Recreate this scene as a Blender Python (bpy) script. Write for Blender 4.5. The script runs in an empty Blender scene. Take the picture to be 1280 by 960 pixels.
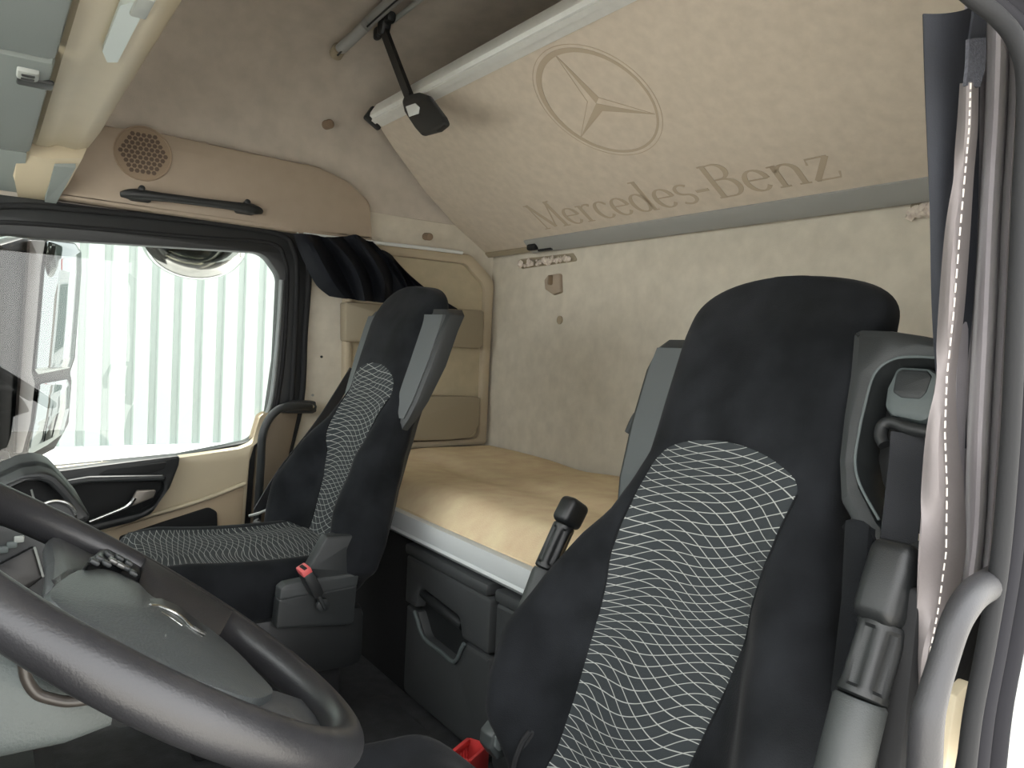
import bpy, bmesh, math, random
from mathutils import Vector, Matrix, noise as mnoise
random.seed(7)
C = bpy.context.scene.collection
V = Vector
# ------------------------------------------------------------------ camera model (1280x960)
FPX = 965.0
CAM = V((0, 0, .88))
def basis():
    y, p, r = (math.radians(a) for a in (34.6, -2.4, 2.8))
    fw = V((math.sin(y)*math.cos(p), math.cos(y)*math.cos(p), math.sin(p)))
    rt = V((math.cos(y), -math.sin(y), 0)); up = rt.cross(fw)
    return rt*math.cos(r)+up*math.sin(r), -rt*math.sin(r)+up*math.cos(r), fw
RT, UP, FW = basis()
def at(px, py, X=None, Y=None, Z=None, pl=None):
    d = FW*FPX+RT*(px-640)-UP*(py-480)
    if X is not None: t = (X-CAM.x)/d.x
    elif Y is not None: t = (Y-CAM.y)/d.y
    elif Z is not None: t = (Z-CAM.z)/d.z
    else: t = (V(pl[0])-CAM).dot(V(pl[1]))/d.dot(V(pl[1]))
    return CAM+d*t
# ------------------------------------------------------------------ materials
def lin(c): return tuple(((x/255)/12.92 if x/255 < .04045 else ((x/255+.055)/1.055)**2.4) for x in c)
MATS = {}
def mat(name, col, rough=.6, metal=0, noise=0, nscale=60, bump=0, bscale=400, sheen=0, coat=0, spec=.5, two=None):
    if name in MATS: return MATS[name]
    m = bpy.data.materials.new(name); m.use_nodes = True; nt = m.node_tree; b = nt.nodes['Principled BSDF']
    c = lin(col)+(1,)
    b.inputs['Base Color'].default_value = c; b.inputs['Roughness'].default_value = rough
    b.inputs['Metallic'].default_value = metal; b.inputs['Specular IOR Level'].default_value = spec
    b.inputs['Coat Weight'].default_value = coat
    b.inputs['Sheen Weight'].default_value = sheen; b.inputs['Sheen Roughness'].default_value = .4
    tc = nt.nodes.new('ShaderNodeTexCoord')
    if noise or two:
        n = nt.nodes.new('ShaderNodeTexNoise'); n.inputs['Scale'].default_value = nscale; n.inputs['Detail'].default_value = 5
        nt.links.new(tc.outputs['Object'], n.inputs['Vector'])
        r = nt.nodes.new('ShaderNodeValToRGB'); r.color_ramp.elements[0].position = .3; r.color_ramp.elements[1].position = .7
        if two: a, z = lin(two)+(1,), c
        else: a, z = tuple(x*(1-noise) for x in c[:3])+(1,), tuple(min(1, x*(1+noise)) for x in c[:3])+(1,)
        r.color_ramp.elements[0].color = a; r.color_ramp.elements[1].color = z
        nt.links.new(n.outputs['Fac'], r.inputs['Fac']); nt.links.new(r.outputs['Color'], b.inputs['Base Color'])
    if bump:
        n2 = nt.nodes.new('ShaderNodeTexNoise'); n2.inputs['Scale'].default_value = bscale; n2.inputs['Detail'].default_value = 3
        nt.links.new(tc.outputs['Object'], n2.inputs['Vector'])
        bp = nt.nodes.new('ShaderNodeBump'); bp.inputs['Strength'].default_value = bump; bp.inputs['Distance'].default_value = .002
        nt.links.new(n2.outputs['Fac'], bp.inputs['Height']); nt.links.new(bp.outputs['Normal'], b.inputs['Normal'])
    MATS[name] = m; return m

beige_fab = mat('beige_headliner_fabric', (194, 184, 168), .95, noise=.07, nscale=35, bump=.25, bscale=500, spec=.15)
beige_wall = mat('beige_wall_fabric', (196, 190, 176), .95, noise=.08, nscale=22, bump=.25, bscale=500, spec=.15)
bunk_fab = mat('bunk_underside_fabric', (200, 190, 176), .95, noise=.06, nscale=40, bump=.2, bscale=600, spec=.15)
print_fab = mat('debossed_print', (178, 165, 147), .95, spec=.15)
tan_pl = mat('tan_plastic', (156, 142, 126), .6, noise=.03, nscale=30, bump=.1, bscale=900)
beige_pl = mat('beige_plastic', (192, 180, 154), .5, noise=.03, nscale=12, bump=.08, bscale=900)
pocket_pl = mat('greige_plastic', (150, 140, 120), .65, bump=.1, bscale=900)
mattress_m = mat('mattress_fabric', (226, 210, 174), .95, noise=.08, nscale=18, bump=.3, bscale=350, spec=.15, two=(214, 190, 158))
alu = mat('brushed_aluminium', (226, 228, 226), .4, metal=.25, noise=.03, nscale=50)
alu_dull = mat('dull_grey_metal', (150, 152, 150), .5)
white_rail = mat('pale_grey_coated_rail', (206, 210, 210), .45)
blk = mat('black_plastic', (34, 36, 37), .5, bump=.12, bscale=900, noise=.1, nscale=20)
blk_soft = mat('black_rubber', (20, 21, 23), .85, bump=.1, bscale=500)
drawer_m = mat('drawer_plastic', (62, 64, 65), .5, bump=.15, bscale=900)
dk_grey = mat('charcoal_plastic', (42, 45, 46), .5, bump=.15, bscale=900, noise=.06, nscale=15)
md_grey = mat('grey_green_plastic', (88, 96, 96), .55, bump=.15, bscale=900)
lt_grey = mat('light_grey_plastic', (150, 154, 150), .5, bump=.1, bscale=700)
seat_fab = mat('black_velour', (22, 24, 26), .95, noise=.25, nscale=14, bump=.3, bscale=700, sheen=.05, spec=.15)
belt_m = mat('belt_webbing', (44, 46, 50), .7, bump=.3, bscale=900)
leather = mat('worn_black_leather', (42, 42, 44), .36, nscale=9, bump=.12, bscale=600, two=(31, 31, 33))
hub_m = mat('grained_hub_plastic', (62, 66, 67), .42, noise=.12, nscale=8, bump=.3, bscale=450)
column_m = mat('grained_grey_plastic', (74, 80, 79), .55, noise=.08, nscale=10, bump=.3, bscale=450)
flap_m = mat('grey_console_flap', (132, 140, 138), .6, bump=.1, bscale=900)
chrome = mat('satin_chrome', (200, 202, 200), .22, metal=1)
red_pl = mat('red_plastic', (205, 62, 62), .45)
pink_pl = mat('faded_red_plastic', (214, 96, 96), .5)
floor_m = mat('black_floor_mat', (58, 59, 61), .7, noise=.3, nscale=30, bump=.4, bscale=250)
curtain_m = mat('black_curtain_cloth', (15, 18, 24), .85, noise=.15, nscale=20, bump=.15, bscale=700, spec=.2)
curt_grey = mat('grey_curtain_cloth', (138, 134, 138), .7, noise=.06, nscale=25, bump=.15, bscale=700, sheen=.2)
curt_dark = mat('slate_curtain_cloth', (44, 47, 54), .8, noise=.08, nscale=25, bump=.15, bscale=700)
hem_m = mat('grey_satin_hem', (124, 118, 118), .55, noise=.05, nscale=30, bump=.1, bscale=300)
velcro_m = mat('velcro_strip', (78, 80, 88), .95, noise=.25, nscale=400, bump=.6, bscale=900)
thread_m = mat('pale_thread', (222, 214, 206), .8)
foil_m = mat('crumpled_paper', (214, 206, 192), .7, noise=.3, nscale=120, bump=.6, bscale=120, two=(186, 172, 164))
white_paint = mat('white_paint', (236, 238, 236), .4)
trailer_m = mat('white_corrugated_steel', (152, 162, 157), .6)
ground_m = mat('concrete_yard', (196, 192, 184), .9, noise=.12, nscale=3)
mirror_m = mat('mirror_glass', (98, 104, 104), .02, metal=1)
gloss_blk = mat('glossy_black_housing', (14, 15, 16), .3, spec=.12)
dark_glass = mat('dark_screen', (8, 9, 11), .35)
wind_m = mat('vehicle_windscreen', (90, 120, 112), .1)

def glass_mat():
    m = bpy.data.materials.new('window_glass'); m.use_nodes = True; nt = m.node_tree; nt.nodes.clear()
    o = nt.nodes.new('ShaderNodeOutputMaterial'); mx = nt.nodes.new('ShaderNodeMixShader'); t = nt.nodes.new('ShaderNodeBsdfTransparent')
    g = nt.nodes.new('ShaderNodeBsdfGlossy'); g.inputs['Roughness'].default_value = .01
    t.inputs['Color'].default_value = (.97, .985, .975, 1); mx.inputs['Fac'].default_value = .03
    nt.links.new(t.outputs[0], mx.inputs[1]); nt.links.new(g.outputs[0], mx.inputs[2]); nt.links.new(mx.outputs[0], o.inputs[0])
    return m
glass_m = glass_mat()

def weave_mat(name, horiz='back', side=1, z0=0, w=.118, ztop=.37, base=(50, 54, 56), line=(160, 162, 158), ang=.4):
    """black velour with a woven net of wavy pale lines inside the centre panel (object space, metres)"""
    m = bpy.data.materials.new(name); m.use_nodes = True; nt = m.node_tree; b = nt.nodes['Principled BSDF']; L = nt.links.new
    b.inputs['Roughness'].default_value = .95; b.inputs['Specular IOR Level'].default_value = .15
    b.inputs['Sheen Weight'].default_value = .05; b.inputs['Sheen Roughness'].default_value = .4
    tc = nt.nodes.new('ShaderNodeTexCoord'); sp = nt.nodes.new('ShaderNodeSeparateXYZ'); L(tc.outputs['Object'], sp.inputs[0])
    def mth(op, a, b_=None, c_=None, clamp=False):
        n = nt.nodes.new('ShaderNodeMath'); n.operation = op; n.use_clamp = clamp
        for i, q in enumerate((a, b_, c_)):
            if q is None: continue
            if isinstance(q, (int, float)): n.inputs[i].default_value = q
            else: L(q, n.inputs[i])
        return n.outputs[0]
    y = sp.outputs['Y']
    u = mth('SUBTRACT', sp.outputs['Z'], z0) if horiz == 'back' else mth('MULTIPLY', sp.outputs['X'], -1)
    nz = nt.nodes.new('ShaderNodeTexNoise'); nz.inputs['Scale'].default_value = 7; nz.inputs['Detail'].default_value = 0
    L(tc.outputs['Object'], nz.inputs['Vector'])
    wob = mth('MULTIPLY', mth('SUBTRACT', nz.outputs['Fac'], .5), .05)
    def fam(sl, amp, fr, ph, per):
        s = mth('MULTIPLY', mth('SINE', mth('ADD', mth('ADD', mth('MULTIPLY', y, fr), mth('MULTIPLY', u, 9)), ph)), amp)
        q = mth('ADD', mth('ADD', mth('ADD', u, mth('MULTIPLY', y, sl)), s), wob)
        fr_ = mth('FRACT', mth('ADD', mth('DIVIDE', q, per), 50))
        d = mth('ABSOLUTE', mth('SUBTRACT', fr_, .5))
        mr = nt.nodes.new('ShaderNodeMapRange'); mr.inputs['From Min'].default_value = .018; mr.inputs['From Max'].default_value = .052
        mr.inputs['To Min'].default_value = 1; mr.inputs['To Max'].default_value = 0; L(d, mr.inputs['Value']); return mr.outputs[0]
    f1 = fam(ang, .0045, 34, 0, .0118); f2 = fam(-ang*.7, .006, 24, 1.7, .0134)
    lines = mth('MAXIMUM', f1, f2)
    if horiz == 'back':
        tp_ = mth('MULTIPLY', mth('DIVIDE', mth('SUBTRACT', .2, u), .2, clamp=True), .02)
        inside = mth('LESS_THAN', mth('ABSOLUTE', mth('SUBTRACT', y, mth('MULTIPLY', tp_, side))), mth('SUBTRACT', w, tp_))
    else: inside = mth('LESS_THAN', mth('ABSOLUTE', y), w)
    if horiz == 'back':
        k = mth('DIVIDE', y, w); arch = mth('ADD', mth('MULTIPLY', mth('SQRT', mth('SUBTRACT', 1, mth('MINIMUM', mth('MULTIPLY', k, k), 1))), .05), ztop-.045)
        inside = mth('MULTIPLY', inside, mth('LESS_THAN', u, arch))
    bfac = mth('MULTIPLY', lines, inside)
    n3 = nt.nodes.new('ShaderNodeTexNoise'); n3.inputs['Scale'].default_value = 12; n3.inputs['Detail'].default_value = 6; L(tc.outputs['Object'], n3.inputs['Vector'])
    r = nt.nodes.new('ShaderNodeValToRGB'); r.color_ramp.elements[0].color = lin((17, 19, 21))+(1,); r.color_ramp.elements[1].color = lin((32, 34, 37))+(1,)
    r.color_ramp.elements[0].position = .35; r.color_ramp.elements[1].position = .65
    L(n3.outputs['Fac'], r.inputs[0])
    m1 = nt.nodes.new('ShaderNodeMix'); m1.data_type = 'RGBA'; L(inside, m1.inputs[0]); L(r.outputs[0], m1.inputs[6]); m1.inputs[7].default_value = lin(base)+(1,)
    m2 = nt.nodes.new('ShaderNodeMix'); m2.data_type = 'RGBA'; L(bfac, m2.inputs[0]); L(m1.outputs[2], m2.inputs[6]); m2.inputs[7].default_value = lin(line)+(1,)
    L(m2.outputs[2], b.inputs['Base Color'])
    n2 = nt.nodes.new('ShaderNodeTexNoise'); n2.inputs['Scale'].default_value = 700; L(tc.outputs['Object'], n2.inputs['Vector'])
    bp = nt.nodes.new('ShaderNodeBump'); bp.inputs['Strength'].default_value = .3; bp.inputs['Distance'].default_value = .002
    L(mth('ADD', n2.outputs['Fac'], mth('MULTIPLY', bfac, .4)), bp.inputs['Height']); L(bp.outputs[0], b.inputs['Normal'])
    return m
# ------------------------------------------------------------------ object plumbing
def wloc(o):
    l = V((0, 0, 0))
    while o is not None: l = l+V(o.location); o = o.parent
    return l
def thing(name, label, cat, loc=(0, 0, 0), group=None):
    o = bpy.data.objects.new(name, None); C.objects.link(o); o.location = loc; o.empty_display_size = .05
    o['label'] = label; o['category'] = cat
    if group: o['group'] = group
    return o
def link(name, me, m, parent=None, smooth=True, label=None):
    """mesh data arrives in world coordinates; origin is moved to the parent's origin or to the mesh's own base"""
    if parent is None:
        xs = [v.co for v in me.vertices]
        org = V(((min(v.x for v in xs)+max(v.x for v in xs))/2, (min(v.y for v in xs)+max(v.y for v in xs))/2, min(v.z for v in xs)))
    else: org = wloc(parent)
    me.transform(Matrix.Translation(-org))
    me.materials.clear(); me.materials.append(m)
    o = bpy.data.objects.new(name, me); C.objects.link(o)
    if parent is None: o.location = org
    else: o.parent = parent
    if smooth:
        me.polygons.foreach_set('use_smooth', [True]*len(me.polygons))
        try: me.set_sharp_from_angle(angle=math.radians(38))
        except Exception: pass
    if label: o['label'] = label
    return o
def tag(o, label, cat, group=None):
    o['label'] = label; o['category'] = cat
    if group: o['group'] = group
    return o
def struct(o): o['kind'] = 'structure'; return o
def tomesh(bm):
    me = bpy.data.meshes.new('m'); bmesh.ops.recalc_face_normals(bm, faces=bm.faces); bm.to_mesh(me); bm.free(); return me
def join(*ms):
    bm = bmesh.new()
    for m in ms: bm.from_mesh(m)
    me = bpy.data.meshes.new('m'); bm.to_mesh(me); bm.free(); return me
# ------------------------------------------------------------------ shapes (all return mesh data in world coordinates)
def box(c, s, bev=.004, M=None, seg=2):
    bm = bmesh.new(); bmesh.ops.create_cube(bm, size=1)
    bmesh.ops.scale(bm, vec=V(s), verts=bm.verts)
    if bev: bmesh.ops.bevel(bm, geom=bm.edges[:], offset=min(bev, min(s)*.45), segments=seg, affect='EDGES', profile=.5)
    if M is not None: bmesh.ops.transform(bm, matrix=M, verts=bm.verts)
    bmesh.ops.translate(bm, vec=V(c), verts=bm.verts)
    return tomesh(bm)
def rp(pts, r, n=6):
    """round the corners of a 2-D polygon; r number or per-corner list"""
    out = []; N = len(pts)
    for i in range(N):
        a, b, c = V(pts[i-1]), V(pts[i]), V(pts[(i+1) % N]); rr = r[i] if isinstance(r, (list, tuple)) else r
        u, w = (a-b), (c-b); lu, lw = u.length, w.length
        if rr <= 0 or lu < 1e-6 or lw < 1e-6: out.append(tuple(b)); continue
        u.normalize(); w.normalize(); ang = math.acos(max(-1, min(1, u.dot(w)))); d = min(rr/max(math.tan(ang/2), .05), lu*.48, lw*.48)
        p, q = b+u*d, b+w*d
        for k in range(n+1):
            t = k/n; out.append(tuple(p*(1-t)**2+b*2*t*(1-t)+q*t*t))
    return out
def plate(outer, holes, thick, org, ex, ey, bev=.002):
    """flat shape with holes, extruded towards -ez from its front face (ez = ex x ey)"""
    cu = bpy.data.curves.new('c', 'CURVE'); cu.dimensions = '2D'; cu.fill_mode = 'BOTH'
    bev = min(bev, thick*.45)
    cu.extrude = thick/2-bev; cu.bevel_depth = bev; cu.bevel_resolution = 1; cu.offset = -bev
    for poly in [outer]+list(holes):
        sp = cu.splines.new('POLY'); sp.points.add(len(poly)-1); sp.use_cyclic_u = True
        for i, p in enumerate(poly): sp.points[i].co = (p[0], p[1], 0, 1)
    ob = bpy.data.objects.new('tmp', cu); C.objects.link(ob)
    dg = bpy.context.evaluated_depsgraph_get(); me = bpy.data.meshes.new_from_object(ob.evaluated_get(dg))
    bpy.data.objects.remove(ob); bpy.data.curves.remove(cu)
    ex, ey = V(ex).normalized(), V(ey).normalized(); ez = ex.cross(ey)
    M = Matrix(((ex.x, ey.x, ez.x, 0), (ex.y, ey.y, ez.y, 0), (ex.z, ey.z, ez.z, 0), (0, 0, 0, 1)))
    o = V(org)-ez*(thick/2); me.transform(Matrix.Translation(o) @ M)
    bm = bmesh.new(); bm.from_mesh(me); bmesh.ops.remove_doubles(bm, verts=bm.verts, dist=1e-6); bm.to_mesh(me); bm.free()
    return me
def pxY(pts, Y): return [(lambda p: (p.x, p.z))(at(a, b, Y=Y)) for a, b in pts]
def pxX(pts, X): return [(lambda p: (-p.y, p.z))(at(a, b, X=X)) for a, b in pts]
def plY(poly, Y, thick, holes=(), bev=.002): return plate(poly, holes, thick, (0, Y, 0), (1, 0, 0), (0, 0, 1), bev)      # front face looks to -Y
def plX(poly, X, thick, holes=(), bev=.002): return plate(poly, holes, thick, (X, 0, 0), (0, -1, 0), (0, 0, 1), bev)     # front face looks to -X (poly in -y, z)
def loft(rings, cap=True, closed=True):
    bm = bmesh.new(); R = [[bm.verts.new(V(p)) for p in r] for r in rings]; n = len(R[0])
    for a, b in zip(R, R[1:]):
        for i in range(n if closed else n-1):
            j = (i+1) % n; bm.faces.new((a[i], a[j], b[j], b[i]))
    if cap and closed:
        bm.faces.new(R[0][::-1]); bm.faces.new(R[-1])
    return tomesh(bm)
def cr(pts, n=6):
    """Catmull-Rom through points"""
    P_ = [V(p) for p in pts]; out = []
    for i in range(len(P_)-1):
        p0, p1, p2, p3 = P_[max(i-1, 0)], P_[i], P_[i+1], P_[min(i+2, len(P_)-1)]
        for k in range(n):
            t = k/n
            out.append(.5*((2*p1)+(p2-p0)*t+(2*p0-5*p1+4*p2-p3)*t*t+(3*p1-p0-3*p2+p3)*t**3))
    out.append(P_[-1]); return out
def tube(pts, r, n=16, smooth=6, ell=1.0, upv=(0, 0, 1)):
    """sweep a circle (or ellipse) along a path; r number or list per control point"""
    rs = r if isinstance(r, (list, tuple)) else [r]*len(pts)
    if smooth > 1:
        q = cr(pts, smooth); rr = [v.x for v in cr([(x, 0, 0) for x in rs], smooth)]
    else: q = [V(p) for p in pts]; rr = list(rs)
    rings = []; pu = V(upv)
    for i, p in enumerate(q):
        t = (q[min(i+1, len(q)-1)]-q[max(i-1, 0)]).normalized()
        s = t.cross(pu)
        if s.length < 1e-4: s = t.cross(V((1, 0, 0)))
        s.normalize(); w = s.cross(t).normalized(); pu = w
        rings.append([p+s*math.cos(a)*rr[i]+w*math.sin(a)*rr[i]*ell for a in (2*math.pi*k/n for k in range(n))])
    return loft(rings)
def ribbon(pts, w, th, upv):
    """flat strap along path; w width along side = t x upv"""
    q = cr(pts, 6); ws = w if isinstance(w, (list, tuple)) else [w]*len(pts); ww = [v.x for v in cr([(x, 0, 0) for x in ws], 6)]
    rings = []
    for i, p in enumerate(q):
        t = (q[min(i+1, len(q)-1)]-q[max(i-1, 0)]).normalized(); u = V(upv); s = t.cross(u).normalized(); k = s.cross(t).normalized()
        a, b = s*ww[i]/2, k*th/2
        rings.append([p-a-b, p+a-b, p+a+b, p-a+b])
    return loft(rings)
def surf(cols, n=5, th=.002, m=5):
    """cloth through columns of 3-D control points"""
    c2 = [cr(c, n) for c in cols]; rows = list(zip(*c2)); rows = [cr(r, m) for r in rows]
    bm = bmesh.new(); R = [[bm.verts.new(p) for p in r] for r in rows]
    for a, b in zip(R, R[1:]):
        for i in range(len(a)-1): bm.faces.new((a[i], a[i+1], b[i+1], b[i]))
    bmesh.ops.recalc_face_normals(bm, faces=bm.faces)
    g = bm.faces[:]; bmesh.ops.solidify(bm, geom=g, thickness=th)
    return tomesh(bm)
def disc(c, r, axis, th=.004, n=32):
    a = V(axis).normalized(); s = a.cross(V((0, 0, 1)));  s = s.normalized() if s.length > 1e-3 else V((1, 0, 0)); w = s.cross(a)
    def ring(rr, h): return [V(c)+a*h+s*math.cos(2*math.pi*k/n)*rr+w*math.sin(2*math.pi*k/n)*rr for k in range(n)]
    return loft([ring(r, 0), ring(r, th*.7), ring(r*.9, th)])
def lathe(c, axis, prof, n=32):
    a = V(axis).normalized(); s = a.cross(V((0, 0, 1)));  s = s.normalized() if s.length > 1e-3 else V((1, 0, 0)); w = s.cross(a)
    return loft([[V(c)+a*h+s*math.cos(2*math.pi*k/n)*rr+w*math.sin(2*math.pi*k/n)*rr for k in range(n)] for h, rr in prof])
def sm(x, a, b): t = max(0, min(1, (x-a)/(b-a))); return t*t*(3-2*t)
def interp(tab, x):
    if x <= tab[0][0]: return tab[0][1]
    for (a, p), (b, q) in zip(tab, tab[1:]):
        if x <= b: t = (x-a)/(b-a); t = t*t*(3-2*t)*.5+t*.5; return p+(q-p)*t
    return tab[-1][1]

YP, YD, XR, FZ = 2.30, .24, 1.48, .05       # passenger wall, driver wall, rear wall, floor height
# ================================================================== the setting
struct(link('floor', box((.35, 1.27, FZ-.05), (2.3, 2.2, .1), .003), floor_m, smooth=False))
mat_ = tag(link('floor_mat', plate(rp([(.42, 1.18), (.80, 1.18), (.80, 1.62), (.42, 1.62)], .03), [], .012, (0, 0, FZ+.012), (1, 0, 0), (0, 1, 0), .003), floor_m), 'black rubber floor mat between the two seats', 'mat')
struct(link('wall_rear', plX([(-2.36, FZ), (-.2, FZ), (-.2, 1.85), (-2.36, 1.85)], XR, .05), beige_wall, smooth=False))
# passenger side wall behind the door: fabric pillar panel
struct(link('wall_right', plY([(.765, FZ), (XR+.02, FZ), (XR+.02, 1.30), (.765, 1.30)], YP, .05), beige_wall, smooth=False))
struct(link('wall_left', plY([(.70, FZ), (XR+.02, FZ), (XR+.02, 1.85), (.70, 1.85)], YD-.02, .05), beige_wall, smooth=False))
# headliner: curved roof swept from the front to the rear wall
prof = [(2.305, 1.19), (2.305, 1.35), (2.30, 1.52), (2.27, 1.64), (2.18, 1.74), (2.0, 1.80), (1.7, 1.835), (1.27, 1.85), (.85, 1.835), (.55, 1.80), (.37, 1.74), (.27, 1.64), (.24, 1.52), (.235, 1.35), (.235, 1.24)]
pr = cr([(0, y, z) for y, z in prof], 5)
rings = []
for k in range(13):
    x = -.35+k*(XR+.36)/12
    rings.append([V((x, p.y, p.z)) for p in pr]+[V((x, 1.27+(p.y-1.27)*1.03, p.z+(.04 if p.z > 1.3 else 0))) for p in reversed(pr)])
struct(link('ceiling', loft(rings), mat('ceiling_fabric', (184, 176, 165), .95, noise=.08, nscale=18, bump=.25, bscale=500, spec=.15)))
for nm, (px, py), w, lb in (('plug', (412, 155), .014, 'round tan clip button on the headliner, left of the dangling strap paddle'),
                        ('plug', (537, 296), .012, 'round tan clip button beside the lower left corner of the raised bunk'),
                        ('plug', (270, 3), .014, 'round tan clip button at the top edge above the side speaker')):
    c = at(px, py, Y=2.27) if py > 10 else at(px, py+3, Y=2.22)
    tag(link('trim_clip', lathe(c, (0, -1, -.12 if py > 10 else -.5), [(-.03, w), (.001, w), (.005, w*.85), (.006, w*.3)]), mat('clip_brown', (124, 106, 88), .7)), lb, 'clip', 'headliner clips')
# seam of the headliner
# ---- side upper trim panel (tan)
up = rp(pxY([(60, 246), (100, 160), (125, 155), (205, 166), (300, 187), (400, 208), (436, 226), (464, 252), (467, 302), (372, 291)], 2.25), [.01, .02, .03, .05, .05, .06, .06, .05, .01, .01])
ut = thing('side_trim_panel', 'tan moulded trim panel with round speaker above the passenger door', 'trim panel', (.6, 2.27, 1.2))
link('panel', plY(up, 2.25, .055, bev=.012), tan_pl, ut)
sc = at(179, 192, Y=2.248); 
link('speaker_ring', lathe(sc, (0, -1, 0), [(-.004, .071), (.002, .071), (.004, .070), (.0035, .067), (.001, .066), (.001, .01)]), mat('speaker_brown', (146, 128, 108), .7), ut)
def holes_disc():
    bm = bmesh.new()
    ms = []
    for i in range(-5, 6):
        for j in range(-5, 6):
            x = (i+.5*(j % 2))*.0135; z = j*.0117
            if math.hypot(x, z) < .058: ms.append(lathe(sc+V((x, -.0015, z)), (0, -1, 0), [(0, .0060), (.0012, .0060), (.0014, .005)], 6))
    return join(*ms)
link('speaker_grille', holes_disc(), mat('speaker_hole', (92, 78, 66), .8), ut)
# grab bar on the tan panel
gb = thing('grab_bar', 'long black roof grab bar below the round speaker', 'grab handle', at(240, 250, Y=2.24))
a_, b_ = at(152, 241, Y=2.22), at(328, 263, Y=2.22)
d_ = (b_-a_).normalized()
link('bar', tube([a_+d_*.0+V((0, .012, -.002)), a_+d_*.03, a_+d_*.1+V((0, -.012, 0)), b_-d_*.1+V((0, -.012, 0)), b_-d_*.03, b_+V((0, .012, -.002))], [.009, .018, .014, .014, .018, .009], 14, 6, .8), blk, gb)
for q in (.045, -.045):
    c = (a_+d_*q if q > 0 else b_+d_*q)
    link('mount', join(box(c+V((0, .012, -.002)), (.055, .03, .026), .008), lathe(c+V((0, -.012, .016)), (0, -1, .2), [(-.02, .008), (.002, .008), (.004, .005)], 16)), blk, gb)
# ---- overhead console above the windscreen (underside seen)
oc = thing('overhead_console', 'beige overhead storage console with grey flaps above the windscreen', 'console', (.05, 1.27, 1.3))
yr0, yr1 = .30, 2.12
def oc_ring(y, dz=0, sx=1):
    return [V(p) for p in ((.135*sx, y, 1.30+dz), (.175*sx, y, 1.296+dz), (.20*sx, y, 1.306+dz), (.215*sx, y, 1.33+dz), (.25, y, 1.42), (.33, y, 1.60), (.38, y, 1.80), (-.35, y, 1.80), (-.35, y, 1.30), (.085*sx, y, 1.30+dz), (.095*sx, y, 1.292+dz), (.12*sx, y, 1.292+dz))]
link('body', loft([oc_ring(yr0), oc_ring(.8), oc_ring(1.2), oc_ring(1.7), oc_ring(2.0), oc_ring(2.09, .004), oc_ring(2.125, .015)]), beige_pl, oc)
link('end_trim', loft([[V((.04, 2.10, 1.33)), V((.205, 2.10, 1.33)), V((.19, 2.10, 1.285)), V((.11, 2.10, 1.27)), V((.06, 2.10, 1.275))],
                       [V((.04, 2.2, 1.29)), V((.19, 2.2, 1.29)), V((.17, 2.2, 1.235)), V((.10, 2.2, 1.225)), V((.06, 2.2, 1.225))],
                       [V((.06, 2.29, 1.25)), V((.17, 2.29, 1.25)), V((.15, 2.29, 1.205)), V((.10, 2.29, 1.20)), V((.07, 2.29, 1.20))]]), beige_pl, oc)
link('lamp_panel', plate(rp([(.135, 2.13), (.165, 2.13), (.155, 2.24), (.135, 2.24)], .006), [], .006, (0, 0, 1.247), (1, 0, -.05), (0, -1, .55), .002) if False else
     loft([[V((.135, 2.12, 1.272)), V((.178, 2.12, 1.276)), V((.178, 2.12, 1.264)), V((.135, 2.12, 1.260))], [V((.125, 2.27, 1.205)), V((.15, 2.27, 1.205)), V((.15, 2.27, 1.195)), V((.125, 2.27, 1.195))]]), flap_m, oc)
# grey flaps underneath, from the windscreen side to the beige strip
for (y0, y1) in ((1.36, 2.07), (.45, 1.34)):
    fl = link('flap', plate(rp([(-.30, -y1), (.082, -y1), (.082, -y0), (-.30, -y0)], [.01, .03, .03, .01]), [], .03, (0, 0, 1.302), (1, 0, 0), (0, -1, 0), .008), flap_m, oc) if False else \
         link('flap', box(((-.30+.085)/2, (y0+y1)/2, 1.285), (.385, y1-y0, .03), .012), flap_m, oc)
link('flap', loft([[V((-.2, y, z)), V((.078, y, z)), V((.078, y, z+.02)), V((-.2, y, z+.02))] for y, z in ((2.08, 1.272), (2.16, 1.25), (2.285, 1.212))]), flap_m, oc)
lc = at(35, 92, Z=1.268)
link('latch', box(lc, (.03, .045, .012), .005), lt_grey, oc)
link('latch_recess', box(lc+V((.012, .05, .002)), (.05, .04, .008), .004), blk, oc)
for dy in (-.01, .01): link('latch_hole', box(lc+V((0, dy, -.006)), (.018, .010, .004), .002), blk, oc)
lp = [(165, 0), (150, 5), (128, 62), (134, 76), (147, 76), (186, 0)]
o3 = [at(*p, Z=1.294) for p in lp]
link('reading_lamp', loft([[V((p.x, p.y, 1.300)) for p in o3], [V((p.x, p.y, 1.2915)) for p in o3]]), mat('lamp_diffuser', (168, 178, 176), .35), oc)
link('switch', box(at(178, 8, Z=1.29), (.02, .07, .008), .003), lt_grey, oc)

# ================================================================== passenger door
YW = 2.28
dr = struct(thing('door_1', '', '', (.3, YW, FZ))); 
for k in ('label', 'category'): del dr[k]
win = rp(pxY([(-60, 300), (10, 293), (60, 299), (330, 316), (350, 345), (345, 449), (335, 519), (316, 551), (225, 569), (22, 589), (-60, 600)], YW), [.02, .06, .05, .06, .06, .1, .06, .06, .1, .1, .02])
outer = pxY([(-200, 240), (0, 243), (372, 291), (380, 320), (385, 340), (377, 499), (352, 600), (338, 1060), (-200, 1200)], YW)
outer = [(x, max(z, .08)) for x, z in outer]
link('door_frame', plY(rp(outer, .02), YW, .05, [win], .004), blk, dr)
seal_p = [at(x, y, Y=YW-.008) for x, y in ((-40, 262), (20, 257), (110, 263), (250, 277), (345, 292), (366, 310), (371, 345), (368, 440), (362, 520), (345, 590), (330, 650), (325, 700))]
link('door_seal', tube(seal_p, .008, 10, 5), blk_soft, dr)
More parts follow.
